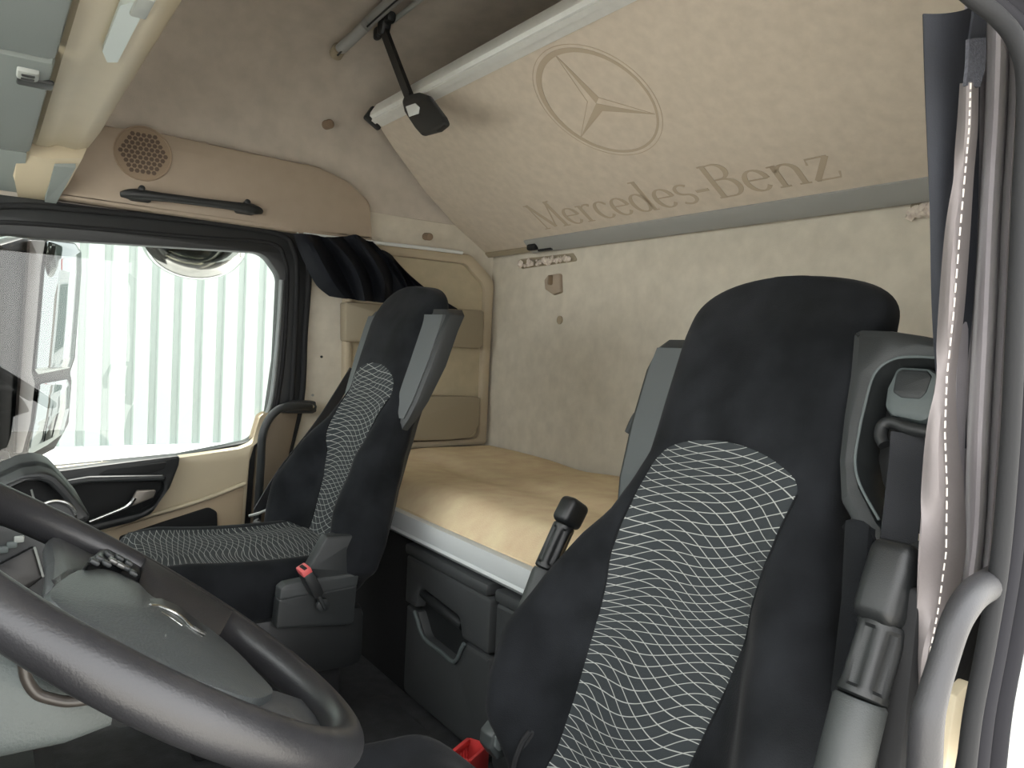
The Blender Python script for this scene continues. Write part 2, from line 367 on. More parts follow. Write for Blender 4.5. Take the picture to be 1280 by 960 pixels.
seal_p2 = [at(x, y, Y=YW-.002) for x, y in ((-40, 280), (10, 278), (110, 285), (250, 297), (338, 304), (356, 325), (359, 360), (354, 449), (344, 519))]
link('window_seal', tube(seal_p2, .006, 10, 5), blk_soft, dr)
wpo = [at(x, y, Y=YW-.004) for x, y in ((352, 350), (349, 400), (345, 449), (340, 495), (333, 521))]
link('glass_run_trim', tube(wpo, .007, 10, 4), mat('grey_window_trim', (120, 126, 126), .4), dr)
# beige lower door card
card = pxY([(335, 519), (318, 553), (300, 560), (225, 571), (22, 590), (-100, 600), (-100, 1050), (305, 1050), (305, 680), (313, 577), (329, 523)], YW-.03)
card = [(x, max(z, .09)) for x, z in card]
link('door_card', plY(rp(card, [.01, .05, .03, .02, .01, .01, .01, .03, .03, .03, .01]), YW-.03, .045, bev=.01), beige_pl, dr)
ledge = rp(pxY([(308, 604), (240, 628), (124, 662), (60, 690), (60, 900), (302, 900), (303, 680)], YW-.04), .01)
lo = rp(pxY([(306, 607), (240, 632), (124, 668), (60, 697), (60, 900), (301, 900), (302, 680)], YW-.04), .01)
link('door_card_recess', plY(lo, YW-.034, .01, bev=.002), mat('beige_plastic_lower', (178, 160, 134), .55, bump=.08, bscale=900), dr)
link('card_ledge', tube([at(x, y, Y=YW-.045) for x, y in ((307, 604), (240, 629), (124, 662), (60, 688))], .006, 10, 4), beige_pl, dr)
pk = rp(pxY([(150, 672), (203, 654), (262, 635), (272, 640), (274, 700), (150, 720)], YW-.05), [.01, .02, .02, .015, .01, .01])
link('door_pocket', plY(pk, YW-.045, .012), blk_soft, dr)
# armrest moulding
am_o = rp(pxY([(-40, 598), (22, 590), (75, 588), (160, 577), (226, 569), (224, 582), (213, 610), (190, 643), (165, 654), (112, 667), (60, 680), (-40, 690)], YW-.07), [.01, .02, .03, .03, .02, .02, .04, .04, .03, .02, .01, .01])
am_h = rp(pxY([(84, 609), (110, 604), (204, 602), (205, 612), (192, 632), (176, 641), (114, 656), (100, 640)], YW-.07), .015)
link('armrest', plY(am_o, YW-.07, .05, [am_h], .008), blk, dr)
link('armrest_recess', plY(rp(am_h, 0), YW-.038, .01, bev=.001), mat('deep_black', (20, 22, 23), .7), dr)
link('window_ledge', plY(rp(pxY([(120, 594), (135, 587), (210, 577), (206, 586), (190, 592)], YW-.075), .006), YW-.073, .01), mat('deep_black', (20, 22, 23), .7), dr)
link('pull_bar', plY(rp(pxY([(82, 601), (112, 596), (206, 594), (208, 601), (112, 604), (86, 609)], YW-.09), .01), YW-.088, .03, bev=.005), dk_grey, dr)
hp = [at(x, y, Y=YW-.085) for x, y in ((112, 652), (135, 643), (160, 632), (168, 622))]
dh = link('door_handle', tube(hp, [.004, .005, .006, .006], 10, 5), chrome, dr)
link('handle_paddle', plY(rp(pxY([(160, 634), (171, 613), (196, 612), (192, 622), (168, 632)], YW-.085), .006), YW-.085, .01, bev=.003), mat('pewter_plastic', (128, 122, 114), .35, metal=.4), dh)
struct(link('window_1', plY(win, YW+.02, .004, bev=.0005), glass_m, smooth=False))
# B pillar trim between the door and the sleeper wall
struct(link('trim_1', tube([at(x, y, Y=2.275) for x, y in ((376, 296), (383, 318), (386, 345), (381, 420), (377, 499), (363, 560), (348, 620), (340, 680))], [.007, .008, .009, .009, .009, .009, .009, .009], 12, 5), blk_soft))
struct(link('trim_2', plY(rp(pxY([(318, 560), (340, 520), (372, 500), (350, 600), (345, 700), (308, 700)], YP-.01), .01), 2.262, .02), mat('dark_brown_trim', (112, 100, 84), .7)))  # dark brown trim plate behind the rear edge of the door card
# A-pillar / windscreen frame / front wall under the windscreen, header
struct(link('wall_front', box((-.55, 1.27, .40), (.08, 2.1, .72), .02), dk_grey))
struct(link('trim_3', tube([(-.5, 2.30, .75), (-.38, 2.28, 1.0), (-.22, 2.26, 1.30)], .04, 14, 5), blk))
struct(link('trim_4', tube([(-.5, .26, .75), (-.42, .26, 1.0), (-.32, .26, 1.30)], .03, 14, 5), blk))
struct(link('window_2', loft([[V((-.52, .26, .77)), V((-.52, 2.28, .77)), V((-.516, 2.28, .77)), V((-.516, .26, .77))], [V((-.33, .26, 1.32)), V((-.33, 2.28, 1.32)), V((-.326, 2.28, 1.32)), V((-.326, .26, 1.32))]]), glass_m, smooth=False))

# grab handle on the passenger pillar
gh = thing('pillar_grab_handle', 'black tubular grab handle beside the passenger door opening', 'grab handle', at(330, 640, Y=2.2))
link('tube', tube([at(x, y, Y=yy) for x, y, yy in ((392, 509, 2.24), (372, 508, 2.2), (352, 510, 2.19), (337, 523, 2.19), (328, 545, 2.19), (326, 580, 2.2), (322, 640, 2.23), (320, 662, 2.25))], .0115, 14, 6), dk_grey, gh)
link('mount_plate', plY(rp(pxY([(372, 501), (396, 502), (397, 515), (392, 517), (350, 517), (356, 507)], 2.22), .006), 2.225, .04, bev=.004), blk, gh)
link('bolt', lathe(at(390, 508, Y=2.224), (0, -1, 0), [(-.002, .006), (.003, .006), (.004, .003)], 12), chrome, gh)
for (x, y), lb in (((402, 446), 'small dark screw hole high on the beige door pillar panel'), ((391, 494), 'small pale screw just above the pillar grab handle')):
    tag(link('pillar_screw', lathe(at(x, y, Y=2.298), (0, -1, 0), [(-.002, .004), (.001, .004), (.002, .002)], 10), blk if y < 460 else lt_grey), lb, 'screw', 'pillar screws')

# ---- sleeper side panel with pockets
sp_ = thing('sleeper_side_panel', 'beige moulded sleeper wall panel with two storage pockets', 'wall panel', (1.2, YP, .54))
oy = 2.27
po = rp(pxY([(455, 306), (500, 307), (590, 318), (619, 350), (614, 440), (609, 556), (430, 566), (433, 306)], oy), [.01, .02, .05, .06, .1, .02, .02, .02])
hi = rp(pxY([(455, 318), (500, 320), (582, 330), (607, 358), (603, 440), (599, 548), (440, 556), (442, 318)], oy), [.02, .02, .04, .06, .1, .03, .03, .02])
link('frame', plY(po, oy, .04, [hi], .01), mat('sleeper_frame', (176, 164, 142), .8, noise=.04, nscale=25), sp_)
link('inner_panel', plY(hi, oy+.018, .02, bev=.001), mat('sleeper_inner', (184, 174, 150), .9, noise=.06, nscale=25, bump=.2, bscale=500, spec=.2), sp_)
u1 = rp(pxY([(433, 377), (520, 383), (606, 388), (605, 432), (600, 436), (520, 431), (433, 427)], oy-.03), [.008, .01, .01, .02, .01, .01, .01])
link('upper_pocket', plY(u1, oy-.025, .05, bev=.006), pocket_pl, sp_)
u2 = rp(pxY([(430, 494), (590, 496), (603, 497), (601, 535), (590, 548), (560, 551), (430, 553)], oy-.03), [.01, .01, .01, .05, .06, .02, .01])
link('lower_pocket', plY(u2, oy-.02, .045, bev=.006), pocket_pl, sp_)
# curtain rail along the passenger wall
struct(link('trim_5', tube([at(x, y, Y=2.235) for x, y in ((380, 293), (466, 303), (530, 310), (578, 316))], .006, 10, 3), white_rail))

# ================================================================== upper bunk, folded up
P0, P1 = V((1.45, 0, 1.217)), V((.937, 0, 1.54))
tv = (P1-P0).normalized(); nv = V((-(P1-P0).z, 0, -(P0-P1).x)); nv = V((0, -1, 0)).cross(tv).normalized()   # ex=-Y, ey=tv -> ez towards the cab
if nv.x > 0: nv = -nv
LB = (P1-P0).length
ub = thing('upper_bunk', 'upper sleeping bunk folded up with large printed logo on its beige underside', 'bunk', (1.2, 1.27, 1.2))
outl = [(-2.335, .0), (-2.30, .18), (-2.27, .32), (-2.2, .49), (-2.15, LB-.02), (-.34, LB-.02), (-.30, .0)]
link('underside_panel', plate(rp(outl, [.02, .1, .1, .1, .01, .01, .01]), [], .035, P0, (0, -1, 0), tv, .008), bunk_fab, ub)
FR = P0+nv*.0
# ring & star emblem
def onp(s, t, h=.0): return P0+V((0, s, 0))+tv*t+nv*h
def ann(c, r1, r2, n=72, off=(0, 0)):
    return [(c[0]+r1*math.cos(2*math.pi*k/n), c[1]+r1*math.sin(2*math.pi*k/n)) for k in range(n)], [(c[0]+off[0]+r2*math.cos(2*math.pi*k/n), c[1]+off[1]+r2*math.sin(2*math.pi*k/n)) for k in range(n)]
ec = (-1.33, .407)
def flat(polys, h=.0006):
    bm = bmesh.new()
    for poly in polys:
        vs = [bm.verts.new(P0+V((0, -a, 0))+tv*b+nv*h) for a, b in poly]
        vb = [bm.verts.new(P0+V((0, -a, 0))+tv*b+nv*(-.001)) for a, b in poly]
        n = len(vs)
        try:
            bm.faces.new(vs); 
            for i in range(n): bm.faces.new((vs[i], vb[i], vb[(i+1) % n], vs[(i+1) % n]))
        except ValueError: pass
    return tomesh(bm)
def rquads(fo, fi, n=72):
    return [[fo[k], fo[(k+1) % n], fi[(k+1) % n], fi[k]] for k in range(n)]
R_ = .150
o_, i_ = ann(ec, R_, R_-.010, off=(.003, -.003)); q1 = rquads(o_, i_)
o2, i2 = ann(ec, R_+.009, R_+.0075); q1 += rquads(o2, i2)
star = []
for k in range(3):
    a = math.radians(90+120*k); tip = (ec[0]+(R_-.008)*math.cos(a), ec[1]+(R_-.008)*math.sin(a))
    for sgn in (1, -1):
        b = a+sgn*math.radians(60); inn = (ec[0]+.022*math.cos(b), ec[1]+.022*math.sin(b))
        if (k == 0 and sgn == -1) or (k == 1 and sgn == 1) or (k == 2 and sgn == -1): star.append([ec, inn, tip] if sgn == 1 else [ec, tip, inn])
        # thin outline of the light facet
        dx, dy = tip[0]-inn[0], tip[1]-inn[1]; l = math.hypot(dx, dy); nx, ny = -dy/l*.0008, dx/l*.0008
        star.append([(inn[0]-nx, inn[1]-ny), (inn[0]+nx, inn[1]+ny), (tip[0]+nx, tip[1]+ny), (tip[0]-nx, tip[1]-ny)])
link('star_emblem', flat(q1+star), print_fab, ub, smooth=False, label='three pointed star inside a ring, printed darker than the panel')
# lettering, drawn as pen strokes whose width follows the direction
def stroke(pts, thin=.035, thick=.115, w=None):
    out = []
    for i in range(len(pts)):
        a, b = pts[max(i-1, 0)], pts[min(i+1, len(pts)-1)]
        dx, dy = b[0]-a[0], b[1]-a[1]; l = math.hypot(dx, dy) or 1; ww = w if w else thin+(thick-thin)*abs(dy/l)**1.6
        nx, ny = -dy/l*ww/2, dx/l*ww/2; out.append(((pts[i][0]+nx, pts[i][1]+ny), (pts[i][0]-nx, pts[i][1]-ny)))
    return [[out[i][0], out[i][1], out[i+1][1], out[i+1][0]] for i in range(len(out)-1)]
def arc(cx, cy, rx, ry, a0, a1, n=18): return [(cx+rx*math.cos(math.radians(a0+(a1-a0)*k/n)), cy+ry*math.sin(math.radians(a0+(a1-a0)*k/n))) for k in range(n+1)]
def ser(x, y, w=.2): return stroke([(x-w/2, y), (x+w/2, y)], w=.035)
def L(ch):
    s = []
    if ch == 'M':
        s += stroke([(.12, 0), (.14, 1)], w=.04)+stroke([(.14, 1), (.48, .05)], w=.12)+stroke([(.48, .05), (.84, 1)], w=.04)+stroke([(.84, 1), (.86, 0)], w=.12)+ser(.12, .015)+ser(.86, .015, .26)+ser(.1, .985, .16)+ser(.88, .985, .18); return s, 1.02
    if ch == 'e': return stroke(arc(.28, .31, .22, .30, 5, 325))+stroke([(.07, .34), (.5, .34)], w=.035), .58
    if ch == 'r': return stroke([(.14, 0), (.14, .62)], w=.11)+stroke(arc(.34, .42, .19, .19, 160, 50, 8), w=.05)+stroke([(.4, .6), (.46, .55)], w=.09)+ser(.14, .015, .24)+ser(.08, .6, .12), .5
    if ch == 'c': return stroke(arc(.28, .31, .22, .30, 45, 320))+stroke([(.4, .54), (.47, .5)], w=.07), .53
    if ch == 'd': return stroke(arc(.27, .31, .21, .30, 0, 360, 26))+stroke([(.5, 0), (.5, 1)], w=.11)+ser(.45, .985, .16)+ser(.54, .015, .14), .66
    if ch == 's': return stroke(arc(.23, .46, .16, .15, 35, 270, 12)+arc(.23, .16, .18, .15, 90, -145, 12), .05, .09), .47
    if ch == '-': return stroke([(.04, .33), (.34, .33)], w=.08), .38
    if ch == 'B': return stroke([(.16, 0), (.16, 1)], w=.12)+stroke([(.06, .98), (.36, .98)]+arc(.36, .765, .2, .215, 80, -80, 12)+[(.16, .54)])+stroke([(.16, .54), (.38, .54)]+arc(.38, .28, .25, .26, 80, -80, 12)+[(.06, .02)]), .74
    if ch == 'n': return stroke([(.14, 0), (.14, .62)], w=.11)+stroke(arc(.33, .38, .19, .22, 170, 0, 12)+[(.52, 0)], .05, .11)+ser(.14, .015, .22)+ser(.52, .015, .22)+ser(.08, .6, .12), .68
    if ch == 'z': return stroke([(.05, .45), (.07, .6), (.45, .6)], w=.04)+stroke([(.43, .6), (.06, .02)], w=.11)+stroke([(.04, .02), (.46, .02), (.5, .17)], w=.04), .55
x = 0; polys = []
for ch in 'Mercedes-Benz':
    s, adv = L(ch); polys += [[(a+x, b) for a, b in q] for q in s]; x += adv
tot = x; sx = (1.885-.898)/tot; H = .104
polys = [[(-1.885+a*sx, .066+b*H+(a/tot)*.004) for a, b in q] for q in polys]
link('lettering', flat(polys, .0007), print_fab, ub, smooth=False, label='large serif brand lettering printed darker than the panel')
# front (upper) rail and rear (lower) rail
def rail(name, s0, s1, c, sec, m, parent):
    rr = []
    for s in (s0, s1): rr.append([c(s)+tv*a+nv*b for a, b in sec])
    return link(name, loft(rr), m, parent)
fr_ = rail('front_rail', .36, 2.13, lambda s: V((P1.x, s, P1.z)), [(-.03, .004), (-.012, .006), (-.010, .012), (.004, .013), (.006, .006), (.016, .005), (.020, -.004), (.020, -.036), (-.03, -.036)], alu, ub)
link('rail_end_cap', plate(rp([(-.033, -.035), (.024, -.035), (.024, .014), (-.033, .012)], .008), [], .014, (P1.x, 2.143, P1.z), tv, nv, .003), blk, ub)
rr_ = rail('rear_rail', .36, 2.03, lambda s: V((P0.x, s, P0.z)), [(.036, .004), (.0, .014), (-.018, .010), (-.022, -.01), (-.022, -.04), (.036, -.04)], alu_dull, ub)
rail('rear_rail_tip', 2.03, 2.3, lambda s: V((P0.x, s, P0.z)), [(.004, .003), (-.014, .006), (-.02, -.01), (-.02, -.03), (.004, -.03)], pocket_pl, ub)
link('latch', box(onp(2.0, .012, .012), (.02, .045, .02), .006), blk_soft, ub)
link('latch_lever', box(onp(1.95, -.004, .014), (.01, .07, .008), .003), blk_soft, ub)
# storage space behind the bunk: dark shelf
# ---- ceiling rail, rod and strap paddle
cr_ = thing('ceiling_rail', 'grey metal rail with rounded end on the headliner ceiling', 'rail', (.88, 2.0, 1.74))
ra, rb = at(421, 66, Z=1.70), at(494, -2, Z=1.785)
rc2 = rb+V((0, -1.2, .02))
link('rail', tube([ra, ra.lerp(rb, .5), rb, rc2], .016, 12, 2), alu_dull, cr_)
link('end_cap', lathe(ra, (0, .9, -.3), [(-.02, .019), (.008, .019), (.014, .014), (.016, .003)], 16), pocket_pl, cr_)
link('groove', tube([ra+V((-.006, -.02, -.015)), rb+V((-.006, 0, -.015)), rc2+V((-.006, 0, -.015))], .0025, 8, 2), blk, cr_)
rd = thing('hanging_strap', 'black bunk retaining arm hanging from a rod, with flat paddle and pale square', 'strap', (.9, 1.98, 1.72))
k0 = at(480, 34, X=.9)
r1 = at(490, 27, X=.92)
link('rod', tube([r1, at(535, -8, X=.92), at(620, -76, X=.92)], .007, 12, 2), lt_grey, rd)
link('bracket', join(box(k0, (.03, .04, .045), .01, Matrix.Rotation(.35, 4, 'X')), box(at(472, 42, X=.9), (.02, .03, .035), .009), box(at(487, 22, X=.9), (.028, .035, .03), .01)), blk, rd)
arm = [at(x, y, X=.9) for x, y in ((480, 38), (492, 70), (505, 104), (512, 122))]
link('arm', ribbon(arm, .026, .012, (1, 0, 0)), blk, rd)
pd = [(at(x, y, X=.885)) for x, y in ((505, 119), (522, 115), (533, 119), (552, 145), (556, 155), (545, 164), (526, 169), (518, 160), (505, 140), (502, 127))]
pdp = rp([(-p.y, p.z) for p in pd], .008)
link('paddle', plX(pdp, .885, .018, bev=.005), blk, rd)
link('square_label', plX(rp(pxX([(507, 133), (519, 129), (524, 134), (523, 142), (511, 146)], .8835), .002), .8835, .002, bev=.0005), white_rail, rd)

# ================================================================== lower berth
lb = thing('lower_berth', 'lower sleeper berth with cream mattress and pale metal front rail', 'bed', (1.15, 1.27, .44))
bm = bmesh.new(); NX, NY = 26, 60
x0, x1, y0, y1 = .835, 1.47, .30, 2.255
vt = []
for i in range(NX+1):
    row = []
    for j in range(NY+1):
        u, w = i/NX, j/NY; x = x0+(x1-x0)*u; y = y0+(y1-y0)*w
        z = .548-.058*(1-sm(u, -.02, .14))**2.0
        z += .006*mnoise.noise(V((x*6, y*4, 0)))-.012*math.exp(-((y-1.75)/.12)**2)*sm(u, .1, .5)-.01*math.exp(-((u-.45)/.08)**2)*sm(w, .3, .6)
        if u < .06: x = x0+.0+(x-x0)
        row.append(bm.verts.new((x, y, z)))
    vt.append(row)
for i in range(NX):
    for j in range(NY): bm.faces.new((vt[i][j], vt[i+1][j], vt[i+1][j+1], vt[i][j+1]))
bd = [vt[i][0] for i in range(NX+1)]+[vt[NX][j] for j in range(1, NY+1)]+[vt[i][NY] for i in range(NX-1, -1, -1)]+[vt[0][j] for j in range(NY-1, 0, -1)]
lo_ = [bm.verts.new((v.co.x, v.co.y, .47)) for v in bd]
for i in range(len(bd)): j = (i+1) % len(bd); bm.faces.new((bd[i], bd[j], lo_[j], lo_[i]))
bm.faces.new(lo_)
link('mattress', tomesh(bm), mattress_m, lb)
sec = [(.812, .492), (.826, .494), (.85, .485), (.85, .435), (.826, .434), (.818, .440), (.812, .446), (.815, .452), (.812, .458)]
link('front_rail', loft([[V((x, y, z)) for x, z in sec] for y in (.30, 2.26)]), white_rail, lb)
link('base_board', box((1.16, 1.28, .455), (.6, 1.95, .03), .004), dk_grey, lb)
# under-berth carcass
struct(link('trim_6', box((1.24, 1.28, .24), (.36, 1.95, .38), .004), blk_soft))
tag(link('mattress_stain', plate(rp([(0, 0), (.05, .006), (.09, .0), (.05, .010)], .003), [], .001, (1.06, 1.55, .553), (.2, 1, 0), (-1, .2, 0), .0002), mat('stain', (120, 100, 80), .95)), 'small dark smudge lying on the mattress surface', 'smudge') if False else None

struct(link('trim_11', box((1.0, 1.93, .24), (.30, .64, .38), .006), blk_soft))
# ---- refrigerator drawer units under the berth
def drawer(y0, y1, label):
    t = thing('storage_drawer', label, 'drawer unit', (.97, (y0+y1)/2, FZ), 'under-berth drawers')
    w = y1-y0; yc = (y0+y1)/2
    link('body', box((1.0, yc, .235), (.30, w-.02, .36), .008), blk, t)
    link('top_trim', box((.845, yc, .413), (.055, w-.006, .026), .008), drawer_m, t)
    # upper front: plate with a hand opening at its lower edge
    hl = [(-y1, .285), (-y1+.055, .285), (-y1+.065, .325), (-y1+.085, .338), (-y0-.115, .325), (-y0-.10, .285), (-y0, .285), (-y0, .398), (-y1, .398)]
    link('upper_front', plX(rp(hl, [.008, .01, .02, .02, .015, .012, .008, .012, .012]), .825, .05, bev=.008), drawer_m, t)
    lw = [(-y1, .07), (-y0, .07), (-y0, .278), (-y0-.095, .278), (-y0-.125, .225), (-y1+.10, .232), (-y1+.06, .278), (-y1, .278)]
    link('lower_front', plX(rp(lw, [.02, .02, .008, .01, .03, .03, .01, .008]), .83, .05, bev=.008), drawer_m, t)
    link('hand_recess', plX([(-y1+.03, .21), (-y0-.05, .21), (-y0-.05, .34), (-y1+.03, .34)], .868, .004, bev=.0005), blk, t)
    link('handle', tube([(.838, y1-.07, .322), (.830, yc+.02, .318), (.838, y0+.115, .305)], .011, 12, 4), blk, t)
    e = [(.826, y1-.05, .277), (.826, y1-.065, .262), (.826, y1-.10, .232), (.826, (y0+y1)/2, .228), (.826, y0+.125, .226), (.826, y0+.10, .262), (.826, y0+.09, .277)]
    link('recess_lip', tube(e, .0045, 8, 3), md_grey, t)
    return t
drawer(1.235, 1.595, 'charcoal pull-out unit under the berth, nearest the passenger seat')
drawer(.86, 1.215, 'charcoal pull-out unit under the berth, partly behind the driver seat')

# ---- rear wall fittings
def slot(name, pts, label, seed, fx0, fx1):
    t = thing(name, label, 'vent', at(*pts[0], X=XR), 'torn wall vents')
    poly = rp(pxX(pts, XR-.003), .008)
    link('frame', plX(poly, XR-.003, .006, bev=.002), pocket_pl, t)
    rnd = random.Random(seed); ms = []
    xs = [p[0] for p in poly]; zs = [p[1] for p in poly]; xa, xb, za, zb = min(xs), max(xs), min(zs), max(zs)
    for k in range(46):
        u = rnd.random(); a = xa+(xb-xa)*(fx0+(fx1-fx0)*u); z0 = za+(zb-za)*(.30+.42*rnd.random()) - .004
        s = rnd.uniform(.005, .012)
        bm = bmesh.new(); bmesh.ops.create_icosphere(bm, subdivisions=1, radius=s)
        for v in bm.verts: v.co = V((v.co.x*.5*rnd.uniform(.6, 1.6), v.co.y*rnd.uniform(.5, 1.6), v.co.z*rnd.uniform(.4, 1.4)))
        bmesh.ops.translate(bm, vec=(XR-.010-rnd.random()*.008, -a, z0), verts=bm.verts); ms.append(tomesh(bm))
    link('crumpled_foil', join(*ms), foil_m, t, smooth=False)
slot('wall_vent', [(648, 324), (716, 316), (722, 326), (652, 336)], 'slot vent stuffed with crumpled paper, below the left end of bunk rail', 3, .05, .95)
slot('wall_vent', [(1136, 254), (1185, 250), (1188, 268), (1140, 270)], 'slot vent stuffed with crumpled paper, beside the driver side curtain', 5, .1, .9)
hk = thing('coat_hook', 'small tan plastic coat hook on the rear wall under the left vent', 'hook', at(692, 356, X=XR))
link('base', plX(rp(pxX([(688, 344), (702, 342), (703, 366), (694, 369), (684, 362), (683, 350)], XR-.004), .008), XR-.014, .014, bev=.004), tan_pl, hk)
link('hook', join(box(at(688, 350, X=XR-.02), (.02, .008, .03), .004), box(at(688, 354, X=XR-.02), (.006, .006, .012), .001)), mat('tan_dark', (128, 112, 92), .6), hk)
tag(link('trim_clip', lathe(at(700, 400, X=XR-.001), (-1, 0, 0), [(-.002, .013), (.003, .013), (.005, .01)], 20), mat('rear_clip', (150, 138, 116), .8)), 'round clip button on the rear wall below the coat hook', 'clip', 'headliner clips')

# ================================================================== seats
HW = [(-.10, .165), (-.06, .205), (-.02, .256), (.03, .265), (.09, .254), (.16, .226), (.22, .196), (.27, .168), (.31, .156), (.36, .147), (.43, .149), (.50, .150), (.535, .150)]
BU = [(-.10, .03), (0, .07), (.10, .085), (.20, .06), (.28, .02), (.34, .0), (.6, 0)]
def hwf(z): return interp(HW, z) if z < .535 else .150*max(1-((z-.535)/.062)**2.4, .02)**(1/2.4)
def seat(yc, zc, side, label, drop, cx0, XB, KR, wo=0, pz=0):
    """side=+1: inboard is +Y (driver), -1: inboard is -Y (passenger)"""
    t = thing('cab_seat', label, 'seat', (.43, yc, FZ), 'cab seats')
    zo = zc-FZ
    wm = weave_mat('seat_weave_back', 'back', side, zo+pz, .116, .372, ang=.30); wc = weave_mat('seat_weave_cushion', 'cush', side, 0, .15 if side < 0 else .085, ang=.2)
    def fx(zl): return XB+KR*zl
    rings = []
    zs = [-.10+.635*k/54 for k in range(54)]+[.535+.0618*math.sin(math.pi/2*k/14) for k in range(15)]
    for zl in zs:
        hw, b = hwf(zl), interp(BU, zl)
        th = .08+.02*sm(zl, .1, .35)-.05*sm(zl, .5, .592); xf = fx(zl)+(.05*sm(zl, .5, .592))*.5
        ring = []
        for k in range(56):
            a = 2*math.pi*k/56; cx_, sn = math.cos(a), math.sin(a)
            yy = hw*math.copysign(abs(cx_)**.62, cx_); dd = math.copysign(abs(sn)**.62, sn)
            f = abs(yy)/max(hw, .01)
            x = xf+th/2+dd*th/2
            if dd < 0: x -= b*sm(f, .42, .80)*(1-.45*sm(f, .84, 1.0))
            else: x -= .25*b*sm(f, .5, 1)
            x += .008*(1-f*f) if dd < 0 and zl < .35 else 0
            ring.append(V((x, yc+yy, zc+zl)))
        rings.append(ring)
    bk = link('backrest', loft(rings), wm, t)
    # seams beside the centre panel
    for s in (1, -1):
        pts = []
        for k in range(22):
            zl = -.08+.41*k/21; hw, b = interp(HW, zl), interp(BU, zl); yy_ = .117-(.04*min(max((.2-zl+pz)/.2, 0), 1) if s == -side else 0); f = yy_/hw
            # front surface at this y
            ca = f**(1/.62); ca = min(ca, .999); sn = math.sqrt(1-ca*ca)
            x = fx(zl)+.05-(abs(sn)**.62)*.05-b*sm(f, .42, .80)*(1-.45*sm(f, .84, 1.0))+.008*(1-f*f)
            pts.append((x-.0005, yc+s*yy_, zc+zl))
        link('seam', tube(pts, .0016, 6, 2), seat_fab, bk)
    # cushion
    rings = []
    for k in range(31):
        u = k/30; x = cx0+u*(XB+.01-cx0)
        hw = .20-.045*(1-sm(u, -.02, .12))-.01*sm(u, .8, 1); top = .02-.05*(1-sm(u, -.03, .10))+.012*math.sin(u*math.pi)*-1-.02*u-drop*sm(x, .44, .60); h = .145-.06*(1-sm(u, -.02, .2))
        ring = []
        for q in range(48):
            a = 2*math.pi*q/48; ca, sn = math.cos(a), math.sin(a)
            yy = hw*math.copysign(abs(ca)**.5, ca); dd = math.copysign(abs(sn)**.6, sn); f = abs(yy)/hw
            z = top-h/2+dd*h/2
            if dd > 0: z += .022*sm(f, .62, .88)*(1-.5*sm(f, .92, 1))*sm(u, .05, .25)
            ring.append(V((x, yc+yy, zc+z)))
        rings.append(ring)
    link('cushion', loft(rings), wc, t)
    # shell behind
    rs = []
    for zl in [-.08+.56*k/16 for k in range(17)]:
        hw = interp(HW, zl)*.78; hw = max(hw, .12); x = fx(zl)+.06+.03*sm(zl, .1, .35)
        rs.append([V((x, yc-hw, zc+zl)), V((x+.02, yc-hw*.9, zc+zl)), V((x+.028, yc, zc+zl)), V((x+.02, yc+hw*.9, zc+zl)), V((x, yc+hw, zc+zl)), V((x-.02, yc+hw*.9, zc+zl)), V((x-.02, yc-hw*.9, zc+zl))])
    link('back_shell', loft(rs), dk_grey, t)
    # shoulder wings
    def wing(s, belt):
        tb = [(z_+wo, a_, b_) for z_, a_, b_ in [(.225, .135, .165), (.26, .13, .188), (.30, .125, .202), (.38, .125, .214), (.46, .125, .218), (.495, .125, .215), (.508, .125, .197)]]
        rr = []
        for zl, a, b in tb:
            xx = fx(zl)+.022
            if zl > .49+wo: xx += .006
            sec = [(a, 0), (b-.012, .012), (b-.003, .016), (b, .026), (b, .026+.024*sm(zl, .2, .42)), (b-.02, .034+.028*sm(zl, .2, .42)), (a, .036+.035*sm(zl, .2, .42))]
            rr.append([V((xx+d, yc+s*yy, zc+zl)) for yy, d in sec])
        w = link('shoulder_wing', loft(rr), dk_grey, t)
        rr = []
        for zl, a, b in tb[1:-1]:
            xx = fx(zl)+.020
            rr.append([V((xx+d, yc+s*yy, zc+zl)) for yy, d in [(a+.01, -.001), (b-.014, .0105), (b-.014, .018), (a+.01, .01)]])
        link('wing_insert', loft(rr), mat('insert_grey', (78, 82, 83), .5, bump=.15, bscale=900), w)
        return w
    w_in = wing(side, False)
    # hook lever behind the inboard wing
    xx = fx(.36)
    if side > 0: link('recline_lever', tube([(xx+.07, yc+side*.205, zc+.395), (xx+.07, yc+side*.225, zc+.385), (xx+.065, yc+side*.238, zc+.36)], [.010, .009, .006], 10, 5), dk_grey, t)
    if side < 0: wing(-side, True)
    # lower structure: side shield, suspension box
    if side < 0:
        sh = yc-.245
        for nm, pp, dy, mm_ in (('side_shield', [(386, 712), (409, 671), (455, 667), (456, 672), (450, 718), (401, 726)], 0, dk_grey),
                                ('shield_band', [(351, 737), (358, 731), (401, 722), (450, 716), (447, 733), (349, 752)], .004, mat('mid_charcoal_plastic', (60, 63, 64), .5)),
                                ('lower_shield', [(349, 750), (447, 731), (443, 776), (440, 781), (345, 787)], .002, dk_grey)):
            link(nm, plY(rp(pxY(pp, sh-dy), .006), sh-dy, .035, bev=.005), mm_, t)
    link('suspension_cover', box((.53, yc, zc-.17), (.32, .43, .14), .03), blk, t)
    link('pedestal', box((.50, yc, (zc-.22+FZ)/2), (.30, .36, zc-.22-FZ), .015), blk_soft, t)
    # buckle
    bb = V((.50, yc+side*.245, zc-.0))
